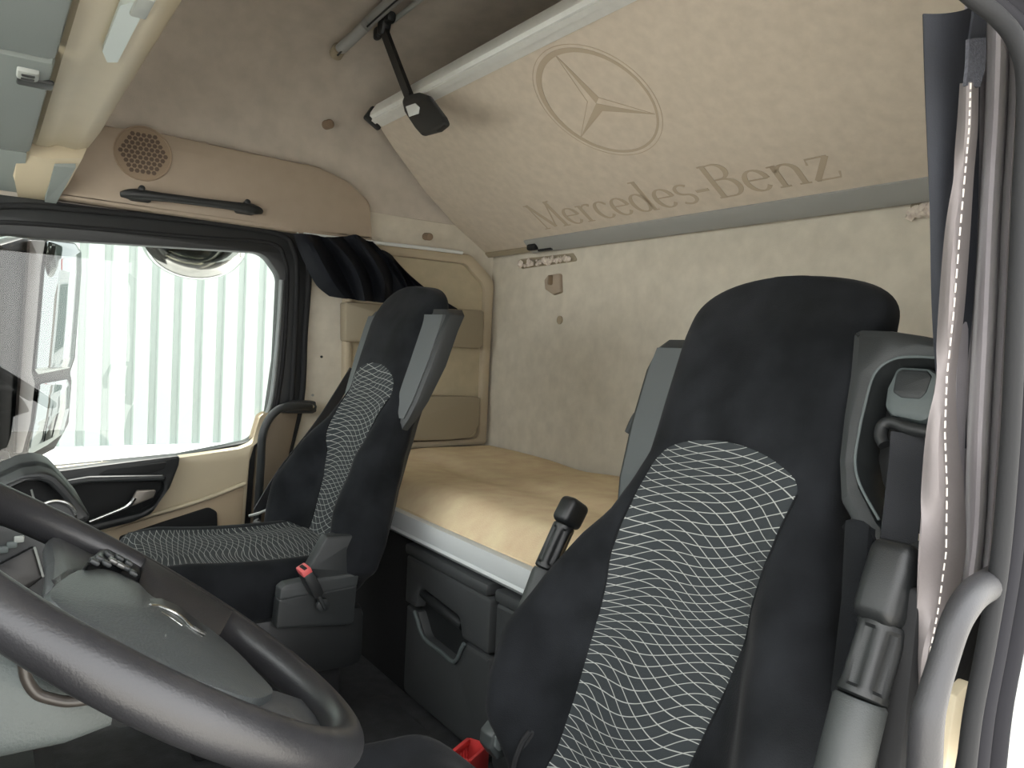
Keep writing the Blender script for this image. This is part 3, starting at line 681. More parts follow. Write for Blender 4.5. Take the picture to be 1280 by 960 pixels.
    if side < 0:
        b0 = at(381, 714, Y=yc-.27); b1 = at(400, 750, Y=yc-.27); ax = (b1-b0).normalized(); Mr = ax.to_track_quat('Z', 'Y').to_matrix().to_4x4()
        bz = link('belt_buckle', box(b0+ax*.028, (.040, .022, .055), .005, Mr), blk, t)
        link('release_button', box(b0-ax*.002, (.036, .02, .016), .003, Mr), pink_pl, bz)
        link('button_slot', box(b0-ax*.0075+V((0, -.004, 0)), (.026, .007, .009), .001, Mr), blk_soft, bz)
        link('buckle_bracket', join(box(b1+ax*.0, (.022, .008, .04), .004, Mr), lathe(b1+ax*.012+V((0, -.002, 0)), (0, -1, 0), [(-.005, .013), (.003, .013), (.005, .008)], 18)), dk_grey, bz)
    return t, fx
ps, pfx = seat(1.71, .43, -1, 'black cloth passenger seat with wave pattern, by the far window', 0, .235, .652, .31, .03, .03)
ds, dfx = seat(.65, .402, 1, 'large black cloth driver seat with wave pattern, nearest the camera', .10, .19, .64, .37)

# driver seat: outboard wing with belt exit
yo = .36
wp = ((.860, 0, 1.0), (1, 0, -.37)); ex_, ey_ = V((0, -1, 0)), V((.37, 0, 1)).normalized()
def pw(pts, off=0):
    o = V(wp[0])+V((off, 0, 0)); out = []
    for p in pts:
        q = at(*p, pl=(o, wp[1]))-o; out.append((q.dot(ex_), q.dot(ey_)))
    return out, o
ou, oo = pw([(1063, 414), (1075, 408), (1110, 409), (1150, 415), (1183, 422), (1200, 470), (1200, 690), (1170, 730), (1120, 740), (1096, 712), (1070, 668), (1046, 625), (1044, 575), (1050, 520), (1058, 470)])
ho, _ = pw([(1117, 448), (1150, 446), (1176, 448), (1186, 480), (1186, 650), (1125, 680), (1097, 652), (1074, 606), (1069, 575), (1074, 540), (1080, 512), (1092, 468)])
bw = link('belt_wing', plate(rp(ou, .012), [rp(ho, .02)], .075, oo, ex_, ey_, .012), dk_grey, ds)
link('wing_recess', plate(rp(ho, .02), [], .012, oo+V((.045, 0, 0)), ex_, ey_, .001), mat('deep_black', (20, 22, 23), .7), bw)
ri, o4 = pw([(1119, 452), (1150, 450), (1186, 454), (1200, 482), (1200, 650), (1126, 672), (1101, 648), (1079, 604), (1074, 575), (1078, 540), (1084, 512), (1095, 470)], -.001)
g_ = [at(x, y, pl=((.859, 0, 1.0), (1, 0, -.37))) for x, y in ((1186, 449), (1150, 446), (1117, 449), (1093, 468), (1080, 512), (1074, 540), (1069, 575), (1075, 606), (1099, 650))]
link('recess_lip', tube(g_, .0016, 8, 5), md_grey, bw)
gi, o5 = pw([(1118, 460), (1125, 456), (1160, 458), (1178, 470), (1176, 500), (1160, 524), (1150, 528), (1112, 520), (1103, 508), (1106, 485)], .02)
bgd = link('belt_guide', plate(rp(gi, .012), [], .035, o5, ex_, ey_, .008), md_grey, bw)
gi2, o6 = pw([(1119, 466), (1126, 460), (1158, 462), (1165, 470), (1158, 490), (1150, 499), (1125, 497), (1114, 490)], .018)
link('guide_button', plate(rp(gi2, .006), [], .01, o6, ex_, ey_, .004), dk_grey, bgd)
lpp = [at(x, y, pl=((.872, 0, 1.0), (1, 0, -.37))) for x, y in ((1106, 556), (1101, 545), (1104, 532), (1116, 528), (1135, 535), (1165, 541))]
link('belt_loop', tube(lpp, .007, 12, 5), blk, bw)
sb = (link('seat_belt', ribbon([at(1135, 542, Y=.43), at(1133, 575, Y=.425), at(1127, 640, Y=.41), at(1121, 700, Y=.40), at(1117, 760, Y=.395)], .034, .003, (-.75, -.65, 0)), belt_m, ds))
# driver armrests, folded up along the backrest
def armrest(p, Y, rs, name='armrest'):
    t = ds
    q = [at(x, y, Y=Y) for x, y in p]
    a, b = q[0], q[-1]; ax = (b-a).normalized(); return a, b, ax
def lathe_seg(a, b, prof, n=24, fl=0, amp=0):
    ax = (b-a); l = ax.length; ax.normalize(); s = ax.cross(V((0, 1, 0))).normalized(); w = s.cross(ax)
    rings = []
    for h, r in prof:
        rings.append([a+ax*(h*l)+(s*math.cos(2*math.pi*k/n)+w*math.sin(2*math.pi*k/n))*(r*(1-amp*(.5+.5*math.cos(fl*2*math.pi*k/n))*(1 if .1 < h < .9 else 0))) for k in range(n)])
    return loft(rings)
arm_blk = mat('armrest_black', (24, 26, 27), .42, bump=.12, bscale=900)
def mk_arm(low, mid0, mid1, top, Y, r, cap_w):
    a, m0, m1, tp = (at(x, y, Y=Y) for x, y in (low, mid0, mid1, top))
    ar = link('armrest', lathe_seg(a, m0, [(0, r*.98), (.03, r), (.96, r), (1, r*.9)], 28), mat('armrest_grey', (54, 57, 57), .5, bump=.2, bscale=700), ds)
    link('adjuster_barrel', lathe_seg(m0, m1, [(0, r*.8), (.03, r*.94), (.1, r*.96), (.14, r*.96), (.5, r*.96), (.86, r*.96), (.9, r*.96), (.97, r*.94), (1, r*.7)], 72, 6, .16), arm_blk, ar)
    d = (tp-m1).normalized(); Mr = d.to_track_quat('Z', 'Y').to_matrix().to_4x4()
    link('end_cap', box((m1+tp)/2+d*.004, (r*1.9, cap_w, (tp-m1).length*1.3), r*.55, Mr, 4), arm_blk, ar)
    return ar
oa = mk_arm((1048, 985), (1076, 873), (1105, 778), (1128, 700), .36, .0225, .055)
mk_arm((634, 838), (681, 712), (706, 656), (718, 632), .93, .0185, .042)
link('side_cover', plY(rp(pxY([(1088, 640), (1112, 700), (1165, 720), (1190, 760), (1180, 1040), (1056, 1040), (1068, 880), (1082, 760)], .40), .008), .40, .03, bev=.01), seat_fab, ds)
link('armrest_bracket', plY(rp(pxY([(1120, 720), (1150, 690), (1160, 740), (1150, 850), (1120, 960), (1085, 985), (1095, 900), (1120, 840), (1138, 760)], .38), .01), .385, .02, bev=.004), arm_blk, ds)
# control pod with buttons on the inboard side of the driver seat
cp = [at(x, y, Y=.90) for x, y in ((610, 930), (640, 940))]
pod = link('control_pod', plY(rp(pxY([(632, 899), (650, 908), (652, 924), (634, 946), (622, 952), (612, 938), (614, 922)], .845), .006), .845, .03, bev=.005), mat('pod_grey', (58, 62, 62), .4), ds)
link('pod_face', plY(rp(pxY([(634, 903), (646, 911), (644, 922), (632, 936), (624, 940), (618, 934), (620, 922)], .842), .004), .842, .006, bev=.002), mat('pod_face_grey', (92, 98, 97), .45), pod)
for (x, y) in ((629, 930), (634, 921), (640, 914)): link('button', lathe(at(x, y, Y=.836), (0, -1, 0), [(0, .0052), (.001, .0052), (.0015, .0035)], 14), blk, pod)
for k in range(2): (link('cable', tube([at(x+k*5, y, Y=.80) for x, y in ((640, 985), (643, 955), (652, 930), (662, 915))], .004, 8, 5), blk_soft, ds))
# red slotted object on the floor
rc = thing('slotted_tray', 'red slotted plastic tray standing between the driver seat and drawers', 'tray', (.68, 1.1, FZ))
ta, tb_ = at(562, 946, Z=.24), at(586, 926, Z=.24)
td = (tb_-ta); tl = td.length; td.normalize(); tn = V((-td.y, td.x, 0)); Mt = Matrix(((td.x, tn.x, 0, 0), (td.y, tn.y, 0, 0), (0, 0, 1, 0), (0, 0, 0, 1)))
tc_ = (ta+tb_)/2
link('slatted_side', join(*[box(ta+td*(tl*(k+.5)/7)+V((0, 0, -.09)), (.005, .004, .17), .0015, Mt) for k in range(7)], box(tc_+V((0, 0, 0)), (tl, .008, .012), .003, Mt), box(tc_+V((0, 0, -.075)), (tl, .008, .008), .003, Mt)), red_pl, rc)
for e in (ta, tb_): link('end_wall', box(e-tn*.018+V((0, 0, -.09)), (.006, .036, .19), .002, Mt), red_pl, rc)
link('tray_base', box(tc_-tn*.018+V((0, 0, -.182)), (tl, .036, .008), .003, Mt), red_pl, rc)
link('back_wall', box(tc_-tn*.036+V((0, 0, -.09)), (tl, .006, .19), .002, Mt), red_pl, rc)

# passenger seat belt hardware outboard
pb = thing('passenger_belt_mount', 'black belt anchor and cable bundle between passenger seat and door', 'belt anchor', at(340, 665, Y=2.05))
link('anchor', join(lathe(at(323, 658, Y=2.0), (0, -1, 0), [(-.02, .012), (.006, .012), (.008, .006)], 18), box(at(345, 665, Y=2.03), (.08, .05, .03), .01), tube([at(x, y, Y=2.02) for x, y in ((328, 668), (340, 650), (350, 628))], .006, 8, 4), tube([at(x, y, Y=2.02) for x, y in ((320, 650), (338, 672), (366, 668))], .008, 8, 4)), blk, pb)
link('ring', lathe(at(323, 658, Y=1.994), (0, -1, 0), [(0, .009), (.003, .009), (.003, .006), (.001, .005)], 18), chrome, pb)
link('lever', tube([at(x, y, Y=2.0) for x, y in ((311, 645), (325, 641), (341, 634))], .0035, 8, 4), lt_grey, pb)
(link('seat_belt', ribbon([at(442, 462, Y=2.12), at(400, 530, Y=2.14), at(355, 590, Y=2.13), at(322, 640, Y=2.1)], [.03, .035, .04, .03], .003, (.3, -1, 0)), belt_m, ps))

# ================================================================== passenger side curtain, gathered
def A3(x, y, Y): return at(x, y, Y=Y)
cols = [
    [A3(367, 292, 2.20), A3(374, 312, 2.18), A3(384, 334, 2.16), A3(396, 356, 2.14), A3(412, 370, 2.12)],
    [A3(382, 293, 2.17), A3(394, 312, 2.10), A3(406, 335, 2.07), A3(418, 355, 2.07), A3(432, 373, 2.09)],
    [A3(398, 295, 2.21), A3(412, 313, 2.18), A3(425, 334, 2.15), A3(436, 356, 2.12), A3(446, 375, 2.12)],
    [A3(412, 297, 2.17), A3(427, 313, 2.10), A3(442, 332, 2.05), A3(452, 356, 2.05), A3(456, 376, 2.07)],
    [A3(428, 296, 2.21), A3(442, 313, 2.17), A3(456, 332, 2.13), A3(465, 356, 2.11), A3(466, 377, 2.12)],
    [A3(445, 294, 2.16), A3(458, 312, 2.09), A3(470, 330, 2.05), A3(480, 352, 2.05), A3(480, 378, 2.09)],
    [A3(456, 300, 2.21), A3(470, 314, 2.17), A3(484, 328, 2.13), A3(494, 348, 2.11), A3(498, 378, 2.12)],
    [A3(466, 302, 2.17), A3(480, 316, 2.12), A3(495, 332, 2.08), A3(506, 350, 2.07), A3(518, 378, 2.10)],
]
ct = thing('window_curtain', 'black passenger side curtain bunched up behind the passenger seat', 'curtain', at(420, 376, Y=2.15))
link('cloth', surf(cols, 5, .002, 5), curtain_m, ct)
cols = [
    [A3(464, 312, 2.18), A3(470, 345, 2.15), A3(478, 372, 2.12), A3(500, 384, 2.1)],
    [A3(478, 313, 2.14), A3(490, 338, 2.10), A3(505, 362, 2.08), A3(522, 384, 2.08)],
    [A3(490, 320, 2.18), A3(503, 338, 2.15), A3(520, 360, 2.12), A3(545, 385, 2.12)],
    [A3(497, 328, 2.14), A3(515, 346, 2.10), A3(540, 366, 2.08), A3(572, 386, 2.08)],
]
link('tucked_fold', surf(cols, 5, .002, 5), curtain_m, ct)
for k in range(3): link('hook', box(at(372+4*k, 293+k, Y=2.19), (.006, .006, .012), .002), lt_grey, ct)

# ================================================================== driver side curtain
dc = thing('door_curtain', 'grey-black cab curtain hanging at the right, with pale stitched hem', 'curtain', at(1190, 860, Y=.34))
def colm(xs, ys, Ys): return [at(x, y, Y=yy) for x, y, yy in zip(xs, ys, Ys)]
ys = (18, 120, 260, 380, 470, 560)
link('dark_panel', surf([colm((1153, 1156, 1162, 1166, 1172, 1180), ys, (.36,)*6), colm((1175, 1176, 1178, 1178, 1182, 1190), ys, (.352,)*6), colm((1200, 1200, 1198, 1194, 1192, 1198), (14, 120, 260, 380, 470, 560), (.348,)*6), colm((1226, 1222, 1220, 1214, 1206, 1206), (4, 120, 260, 380, 470, 560), (.345,)*6)], 6, .002, 5), curt_dark, dc)
ys = (-10, 120, 260, 400, 540, 660, 745)
F = [((1206, 1204, 1200, 1196, 1192, 1196, 1190), .352), ((1222, 1222, 1216, 1208, 1202, 1202, 1196), .35), ((1233, 1233, 1226, 1218, 1210, 1206, 1200), .352), ((1243, 1240, 1232, 1225, 1218, 1214, 1206), .326), ((1253, 1250, 1242, 1236, 1229, 1224, 1214), .320), ((1261, 1260, 1252, 1246, 1238, 1232, 1222), .345), ((1272, 1270, 1262, 1256, 1248, 1240, 1232), .318), ((1284, 1282, 1276, 1270, 1264, 1254, 1244), .33)]
link('folds', surf([colm(xs, ys, [yy+(.006*math.sin(i*1.3)) for i in range(7)]) for xs, yy in F], 6, .002, 6), curt_grey, dc)
ys = (104, 160, 220, 300, 390, 470, 540, 610, 690, 760, 820, 858)
lf = (1203, 1199, 1193, 1183, 1176, 1170, 1160, 1154, 1148, 1146, 1148, 1151)
rg = (1220, 1219, 1214, 1209, 1202, 1192, 1194, 1202, 1204, 1190, 1170, 1158)
c1, c2, c3 = [], [], []
for k, (y, a, b) in enumerate(zip(ys, lf, rg)):
    w = .003*math.sin(k*2.1)
    c1.append(at(a, y, Y=.332+w)); c2.append(at((a+b)/2+2*math.sin(k*1.7), y, Y=.322-w)); c3.append(at(b, y, Y=.33+w*.5))
link('hem', surf([c1, c2, c3], 8, .002, 6), hem_m, dc)
st = []
for k in range(len(ys)-1):
    for q in range(5):
        t = (k*5+q)/(5*(len(ys)-1)); i = min(int(t*(len(ys)-1)), len(ys)-2); f = t*(len(ys)-1)-i
        if q % 1 == 0:
            P_ = lambda i_, f_: at(lf[i_]*.38+rg[i_]*.62+((lf[i_+1]*.38+rg[i_+1]*.62)-(lf[i_]*.38+rg[i_]*.62))*f_, ys[i_]+(ys[i_+1]-ys[i_])*f_, Y=.3165)
            st.append(tube([P_(i, f), P_(i, min(f+.13, 1))], .0007, 5, 1))
link('stitching', join(*st), thread_m, dc)
link('velcro_tab', surf([[at(1207, 50, Y=.325), at(1206, 80, Y=.325), at(1203, 108, Y=.325)], [at(1228, 48, Y=.322), at(1228, 80, Y=.322), at(1221, 110, Y=.322)]], 4, .003, 3), velcro_m, dc)
link('upper_hem', surf([[at(1216, -12, Y=.33), at(1214, 20, Y=.33), at(1209, 52, Y=.328)], [at(1232, -12, Y=.327), at(1231, 20, Y=.327), at(1229, 50, Y=.326)]], 4, .002, 3), curt_dark, dc)

# ---- driver door opening: seal, sill, pillar
sl = [at(x, y, Y=yy) for x, y, yy in ((1185, -30, .30), (1215, -4, .29), (1248, 22, .28), (1272, 55, .27), (1283, 110, .265), (1277, 250, .262), (1270, 400, .26), (1262, 560, .26), (1250, 700, .26), (1232, 810, .26), (1215, 900, .26), (1204, 1000, .26))]
struct(link('trim_7', tube(sl, .0065, 12, 6), blk_soft))
sl2 = [p+V((.013, -.002, .002)) for p in sl]
struct(link('trim_8', tube(sl2, .0075, 12, 6), mat('grey_rubber', (38, 38, 41), .9, spec=.1)))
sl3 = [p+V((.030, -.004, .004)) for p in sl]
struct(link('trim_13', tube(sl3, .010, 12, 6), mat('grey_rubber_outer', (34, 34, 37), .9, spec=.1)))
bp = [(p.x+.052, p.z) for p in sl]
poly = bp+[(bp[-1][0]+.30, bp[-1][1]), (bp[-1][0]+.30, bp[0][1]+.08), (bp[0][0], bp[0][1]+.08)]
struct(link('trim_9', plY(poly, .235, .03, bev=.004), white_paint))
struct(link('trim_12', plY(rp(pxY([(1150, 738), (1262, 730), (1240, 860), (1205, 905), (1195, 1010), (1120, 1010)], .33), .006), .33, .02), blk_soft))
struct(link('trim_10', plY(rp(pxY([(1196, 870), (1215, 850), (1206, 900), (1190, 985), (1178, 985)], .29), .003), .29, .01), beige_pl))
dgh = tag(link('door_grab_handle', tube([at(x, y, Y=yy) for x, y, yy in ((1246, 722, .285), (1236, 730, .27), (1216, 744, .255), (1196, 775, .25), (1181, 820, .25), (1166, 870, .25), (1158, 910, .25), (1154, 1000, .25))], [.011, .0115, .0105, .0095, .009, .0095, .0105, .011], 18, 6), mat('grab_grey', (46, 46, 48), .5, bump=.15, bscale=700)), 'grey tubular grab handle at the driver door, lower right', 'grab handle')

# ================================================================== steering wheel
al = .609; N_ = V((math.sin(al), 0, math.cos(al))); WC = V((.102, .66, .661)); UPW = V((-math.cos(al), 0, math.sin(al))); SD = V((0, 1, 0))
RW = .196; TR = .0168
def wp_(a, b, h=0): return WC+SD*a+UPW*b+N_*h
def onw(pts, h=0, lim=RW+.002):
    out = []
    for p in pts:
        q = at(*p, pl=(WC+N_*h, N_))-WC; v = V((q.dot(SD), q.dot(UPW)))
        if v.length > lim: v = v*(lim/v.length)
        out.append((v.x, v.y))
    return out
EX, EY = SD, N_.cross(SD)
def wplate(poly, h, th, bev=.004): return plate([(a, -b) if EY.dot(UPW) < 0 else (a, b) for a, b in poly], [], th, WC+N_*h, EX, EY, bev)
sw = thing('steering_wheel', 'black leather steering wheel with padded hub, at lower left', 'steering wheel', WC-N_*.05)
rings = []
for k in range(120):
    t = 2*math.pi*k/120; c = wp_(RW*math.sin(t), RW*math.cos(t)); rad = (c-WC).normalized()
    g = TR+.0008*math.sin(t*3+1)
    rings.append([c+rad*math.cos(a)*g*(1+.08*math.cos(a))+N_*math.sin(a)*g*1.03 for a in (2*math.pi*q/24 for q in range(24))])
link('rim', loft(rings+[rings[0]], cap=False), leather, sw)
spk_m = mat('spoke_grey', (66, 68, 70), .4, bump=.2, bscale=500)
link('spoke', wplate(rp(onw([(48, 648), (100, 655), (150, 672), (210, 708), (292, 764), (276, 786), (262, 778), (225, 756), (173, 734), (150, 722), (95, 716), (62, 742), (66, 700), (62, 676)], -.006), .012), -.004, .016, .006), spk_m, sw)
link('spoke', wplate(rp(onw([(300, 862), (338, 862), (375, 874), (412, 893), (432, 915), (400, 935), (340, 905), (300, 885)], -.008), .01), -.006, .018, .006), spk_m, sw)
link('spoke', wplate(rp([(-.09, .05), (-.08, -.06), (-.19, -.05), (-.195, .03)], .01), -.004, .016, .006), spk_m, sw)
so_ = [(172, 696), (204, 710), (238, 731), (268, 751), (289, 768)]; si_ = [(172, 732), (189, 750), (222, 766), (252, 786), (272, 798)]
rr = []
for (xo, yo_), (xi, yi) in zip(so_, si_):
    a = V(onw([(xo, yo_+9)], .004, 9)[0]); a = a*(RW/a.length); b = V(onw([(xi, yi)], -.004, 9)[0]); q = lambda f: a.lerp(b, f)
    rr.append([wp_(q(0).x, q(0).y, .0165), wp_(q(.25).x, q(.25).y, .0155), wp_(q(.6).x, q(.6).y, .008), wp_(q(1).x, q(1).y, -.004), wp_(q(1).x, q(1).y, -.016), wp_(q(0).x, q(0).y, -.014)])
link('thumb_rest', loft(rr), leather, sw)
ppx = [(97, 712), (130, 710), (152, 718), (173, 729), (190, 746), (224, 761), (268, 790), (302, 819), (325, 843), (342, 861), (340, 869), (316, 874), (255, 854), (187, 828), (120, 790), (62, 748), (76, 724)]
ol = onw(ppx, 0, .19); ol = [(p.x, p.y) for p in cr([(a, b, 0) for a, b in ol]+[(ol[0][0], ol[0][1], 0)], 3)][:-1]
cc = onw([(170, 770)], .004)[0]; rr = []
for f_, h in ((.97, -.035), (1.0, -.02), (1.0, -.004), (.985, .0), (.95, .0015), (.8, .0035), (.6, .0055), (.35, .0085), (.12, .0105), (.02, .0108)):
    rr.append([wp_(cc[0]+(a-cc[0])*f_, cc[1]+(b-cc[1])*f_, h) for a, b in ol])
pad = link('hub_pad', loft(rr), hub_m, sw)
def onp_(px, py, h): a, b = onw([(px, py)], h, 9)[0]; return wp_(a, b, h)
oval = [(187, 748), (200, 748), (222, 757), (243, 773), (257, 789), (256, 795), (245, 795), (226, 786), (203, 770), (188, 756)]
link('badge_recess', wplate(rp(onw(oval, .006), .003), .0066, .004, .001), leather, pad)
link('chrome_arc', tube([onp_(x, y, .0085) for x, y in ((187, 757), (200, 758), (219, 766), (230, 774), (240, 784), (256, 792))], .0016, 8, 4), chrome, pad)
link('chrome_line', tube([onp_(x, y, .0085) for x, y in ((201, 766), (215, 774), (228, 783))], .0012, 8, 2), chrome, pad)
link('worn_star', join(*[tube([onp_(207, 791, .0075), onp_(x, y, .0075)], .0006, 6, 1) for x, y in ((203, 786), (213, 790), (207, 797))]), mat('worn_badge', (96, 96, 94), .3, metal=.6), pad)
cl = [(104, 711), (112, 699), (124, 689), (134, 686), (152, 692), (170, 700), (176, 708), (174, 724), (152, 714), (128, 707)]
bc = link('button_cluster', wplate(rp(onw(cl, .004), .004), .007, .014, .003), gloss_blk, sw)
for x, y in ((118, 702), (125, 698), (133, 704), (141, 701), (150, 706), (158, 710), (166, 716), (149, 697), (160, 703), (136, 693)):
    link('button', box(onp_(x, y, .009), (.008, .011, .004), .0015, Matrix.Rotation(al, 4, 'Y')), dk_grey if x % 3 else MATS['worn_badge'], bc)
bc2 = link('button_cluster', wplate(rp(onw([(205, 838), (255, 862), (290, 876), (300, 884), (270, 882), (225, 864), (205, 850)], .001), .003), .003, .01, .003), gloss_blk, sw)
for x, y in ((222, 852), (236, 859), (246, 864), (262, 872), (276, 877)): link('button', box(onp_(x, y-3, .006), (.006, .012, .004), .0015, Matrix.Rotation(al, 4, 'Y')), MATS['worn_badge'], bc2)
link('boss', lathe(WC-N_*.02, -N_, [(0, .06), (.03, .062), (.045, .055)], 28), blk, sw)
# column shroud and stalk loop
col = thing('steering_column', 'grey grained steering column housing behind the wheel', 'steering column', (-.1, .66, .59))
cs = []
for x_, z0_, z1_, w in ((.085, .612, .628, .05), (.078, .605, .636, .085), (.05, .602, .655, .097), (.0, .60, .69, .10), (-.06, .60, .73, .105), (-.15, .60, .755, .11), (-.40, .60, .76, .12)):
    ring = []
    for k in range(40):
        q = 2*math.pi*k/40; c_, s_ = math.cos(q), math.sin(q)
        ring.append(V((x_, .66+math.copysign(abs(c_)**.45, c_)*w, (z0_+z1_)/2+math.copysign(abs(s_)**.45, s_)*(z1_-z0_)/2)))
    cs.append(ring)
link('housing', loft(cs), column_m, col)
link('stalk_loop', tube([at(x, y, Y=.545) for x, y in ((29, 826), (33, 848), (45, 866), (62, 873), (85, 877), (112, 874))], .0035, 10, 6), mat('dark_wire', (50, 46, 42), .35), col)

# ================================================================== dashboard
db = thing('dashboard', 'black dashboard with hooded display beyond the steering wheel', 'dashboard', (-.2, 1.3, .3))
# main body swept along Y
sec = [(-.52, .40), (-.52, .74), (-.40, .765), (-.20, .75), (-.10, .70), (-.06, .62), (-.10, .50), (-.20, .40)]
secs = [(p.x, p.z) for p in cr([(a, 0, b) for a, b in sec+[sec[0]]], 4)][:-1]
link('body', loft([[V((x, y, z)) for x, z in secs] for y in (.30, 1.0, 1.6, 2.2)]), blk, db)
# centre wing turned towards the driver, hooded
ho_o = rp(pxY([(-60, 625), (0, 607), (30, 593), (52, 590), (70, 595), (84, 610), (113, 645), (111, 652), (96, 657), (60, 672), (-60, 700)], 1.30), [.01, .03, .03, .03, .03, .03, .008, .006, .01, .02, .01])
ho_i = rp(pxY([(-60, 640), (0, 617), (30, 604), (50, 602), (62, 607), (76, 622), (92, 645), (60, 656), (-60, 688)], 1.30), .012)
link('hood', plY(ho_o, 1.30, .22, [ho_i], .008), blk, db)
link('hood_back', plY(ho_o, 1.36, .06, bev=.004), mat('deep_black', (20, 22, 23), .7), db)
link('dial', lathe(at(68, 650, Y=1.26), (.1, -1, .3), [(-.03, .028), (.004, .028), (.008, .024), (.009, .01)], 28), blk, db)
link('dial_ring', tube([at(68, 650, Y=1.253)+V((.027*math.cos(t), 0, .027*math.sin(t))) for t in (0.2, .6, 1.0, 1.4, 1.8, 2.2)], .0025, 8, 3), chrome, db)
link('hood_line', tube([at(39, 612, Y=1.335), at(45, 632, Y=1.335)], .0015, 8, 1), lt_grey, db)
link('control_panel', plY(rp(pxY([(-80, 660), (60, 655), (95, 668), (80, 700), (72, 760), (60, 800), (-80, 860)], 1.20), .012), 1.20, .2, bev=.008), dk_grey, db)
sc_ = link('display', plY(rp(pxY([(-80, 730), (0, 706), (42, 684), (47, 690), (54, 722), (30, 741), (-80, 790)], 1.19), .004), 1.19, .02, bev=.002), dark_glass, db)
link('display_edge', tube([at(43, 684, Y=1.184), at(48, 700, Y=1.184), at(54, 721, Y=1.184)], .0016, 8, 2), lt_grey, sc_)
for x, y in ((4, 687), (15, 681), (24, 674)): link('switch', box(at(x, y, Y=1.195), (.012, .006, .009), .002), lt_grey if x > 20 else md_grey, db)
link('knee_panel', loft([[V((-.3, y, .50)), V((.04, y, .54)), V((.06, y, .50)), V((-.02, y, .28)), V((-.3, y, .25))] for y in (.32, .62, .95)]), dk_grey, db)
link('tunnel_cover', box((-.15, 1.2, .22), (.35, .5, .34), .03), blk, db)

# ================================================================== outside
gr = struct(link('floor_yard', box((3, 4, -.95), (40, 30, .1), 0), ground_m, smooth=False)); gr.name = 'ground'
# corrugated trailer / container side
YT = 4.3; bmx = []
prof = []; x = -4.0; per = .108
while x < 2.6:
    prof += [(x, 0), (x+.066, 0), (x+.074, .022), (x+.100, .022)]; x += per
rings = []
for z in (.30, 3.6):
    rings.append([V((a, YT+b, z)) for a, b in prof]+[V((a, YT+.1, z)) for a, b in reversed(prof)])
cw = thing('cargo_container', 'white corrugated container wall standing outside the passenger window', 'container', (-1, YT, -.9))
link('corrugated_side', loft(rings), trailer_m, cw, smooth=False)
link('bottom_rail', box((-.7, YT+.02, -.05), (6.7, .16, .72), .01), white_paint, cw)
link('top_rail', box((-.7, YT+.02, 3.66), (6.7, .16, .14), .01), white_paint, cw)
link('corner_post', box((2.66, YT+.03, 1.38), (.12, .18, 4.6), .01), white_paint, cw)
link('skid', box((-.7, YT+.05, -.65), (6.0, .1, .5), .01), dk_grey, cw)

# door mirrors
def mpl(pts, off=0):
    n = V((.77, -.63, 0)).normalized(); o = V((.18, 2.62, 0))-n*off; ex = V((0, 0, 1)).cross(n).normalized()*1; ex = V((.63, .77, 0)).normalized()
    out = []
    for p in pts:
        q = at(*p, pl=(o, n))-o; out.append((q.dot(ex), q.z))
    return out, o, ex
mm = thing('door_mirror', 'tall glossy black door mirror with two mirror panes outside the passenger window', 'mirror', (.15, 2.6, .5))
g, o, ex = mpl([(-12, 330), (2, 305), (30, 297), (62, 298), (96, 303), (104, 315), (104, 340), (96, 448), (90, 466), (92, 476), (88, 530), (70, 562), (40, 578), (10, 584), (-14, 584)], .012)
link('housing', plate(rp(g, .012), [], .06, o, ex, (0, 0, 1), .012), gloss_blk, mm)
g, o, ex = mpl([(61, 301), (94, 305), (102, 316), (101, 345), (97, 400), (93, 445), (88, 460), (48, 468), (43, 462), (50, 400), (56, 330)], 0)
link('main_pane', plate(rp(g, .01), [], .006, o, ex, (0, 0, 1), .001), mirror_m, mm)
g, o, ex = mpl([(50, 480), (84, 474), (88, 482), (87, 510), (79, 542), (60, 556), (42, 566), (34, 566), (42, 530), (47, 500)], 0)
link('wide_angle_pane', plate(rp(g, .01), [], .006, o, ex, (0, 0, 1), .001), mirror_m, mm)
g, o, ex = mpl([(38, 300), (57, 301), (52, 330), (46, 400), (40, 465), (44, 480), (38, 530), (28, 566), (20, 566), (26, 470), (32, 380)], -.002)
link('inner_trim', plate(rp(g, .006), [], .01, o, ex, (0, 0, 1), .002), mat('mirror_trim', (60, 54, 52), .35), mm)
link('bracket', join(box((.0, 2.47, .52), (.14, .28, .05), .015), box((-.02, 2.5, 1.16), (.06, .30, .04), .012), box((-.02, 2.42, .85), (.05, .05, .65), .015)), gloss_blk, mm)
# kerb mirror above the window
km = thing('kerb_mirror', 'round convex kerb mirror hanging at the top of the passenger window', 'mirror', (.56, 2.62, 1.06))
kc = at(244, 303, Y=2.60); prof = []
def bowl(c, rx, ry, rz, f=1.0, n=40, m=14, a1=math.pi/2):
    rr = []
    for i in range(m+1):
        a = a1*i/m; r = math.cos(a); h = math.sin(a)
        rr.append([V(c)+V((rx*r*math.cos(2*math.pi*k/n), ry*r*math.sin(2*math.pi*k/n), -rz*h)) for k in range(n)])
    rr[-1] = [p+ (V(c)+V((0, 0, -rz))-p)*.9 for p in rr[-1]]
    return loft(rr)
ww = (at(308, 303, Y=2.60)-kc).x
link('housing', join(bowl(kc+V((0, .0, .0)), ww, .10, (kc-at(246, 350, Y=2.6)).z), bowl(kc+V((0, 0, .03)), ww*1.0, .10, .03)), mat('mirror_rim_silver', (190, 192, 190), .12, metal=.9), km)
link('mirror_pane', bowl(kc+V((0, -.012, .004)), ww*.93, .098, (kc-at(246, 344, Y=2.6)).z), mirror_m, km)
link('mount', join(box(kc+V((0, .0, .07)), (.06, .05, .12), .015), tube([kc+V((0, 0, .10)), kc+V((-.05, -.1, .16)), kc+V((-.05, -.3, .18))], .018, 12, 4)), gloss_blk, km)
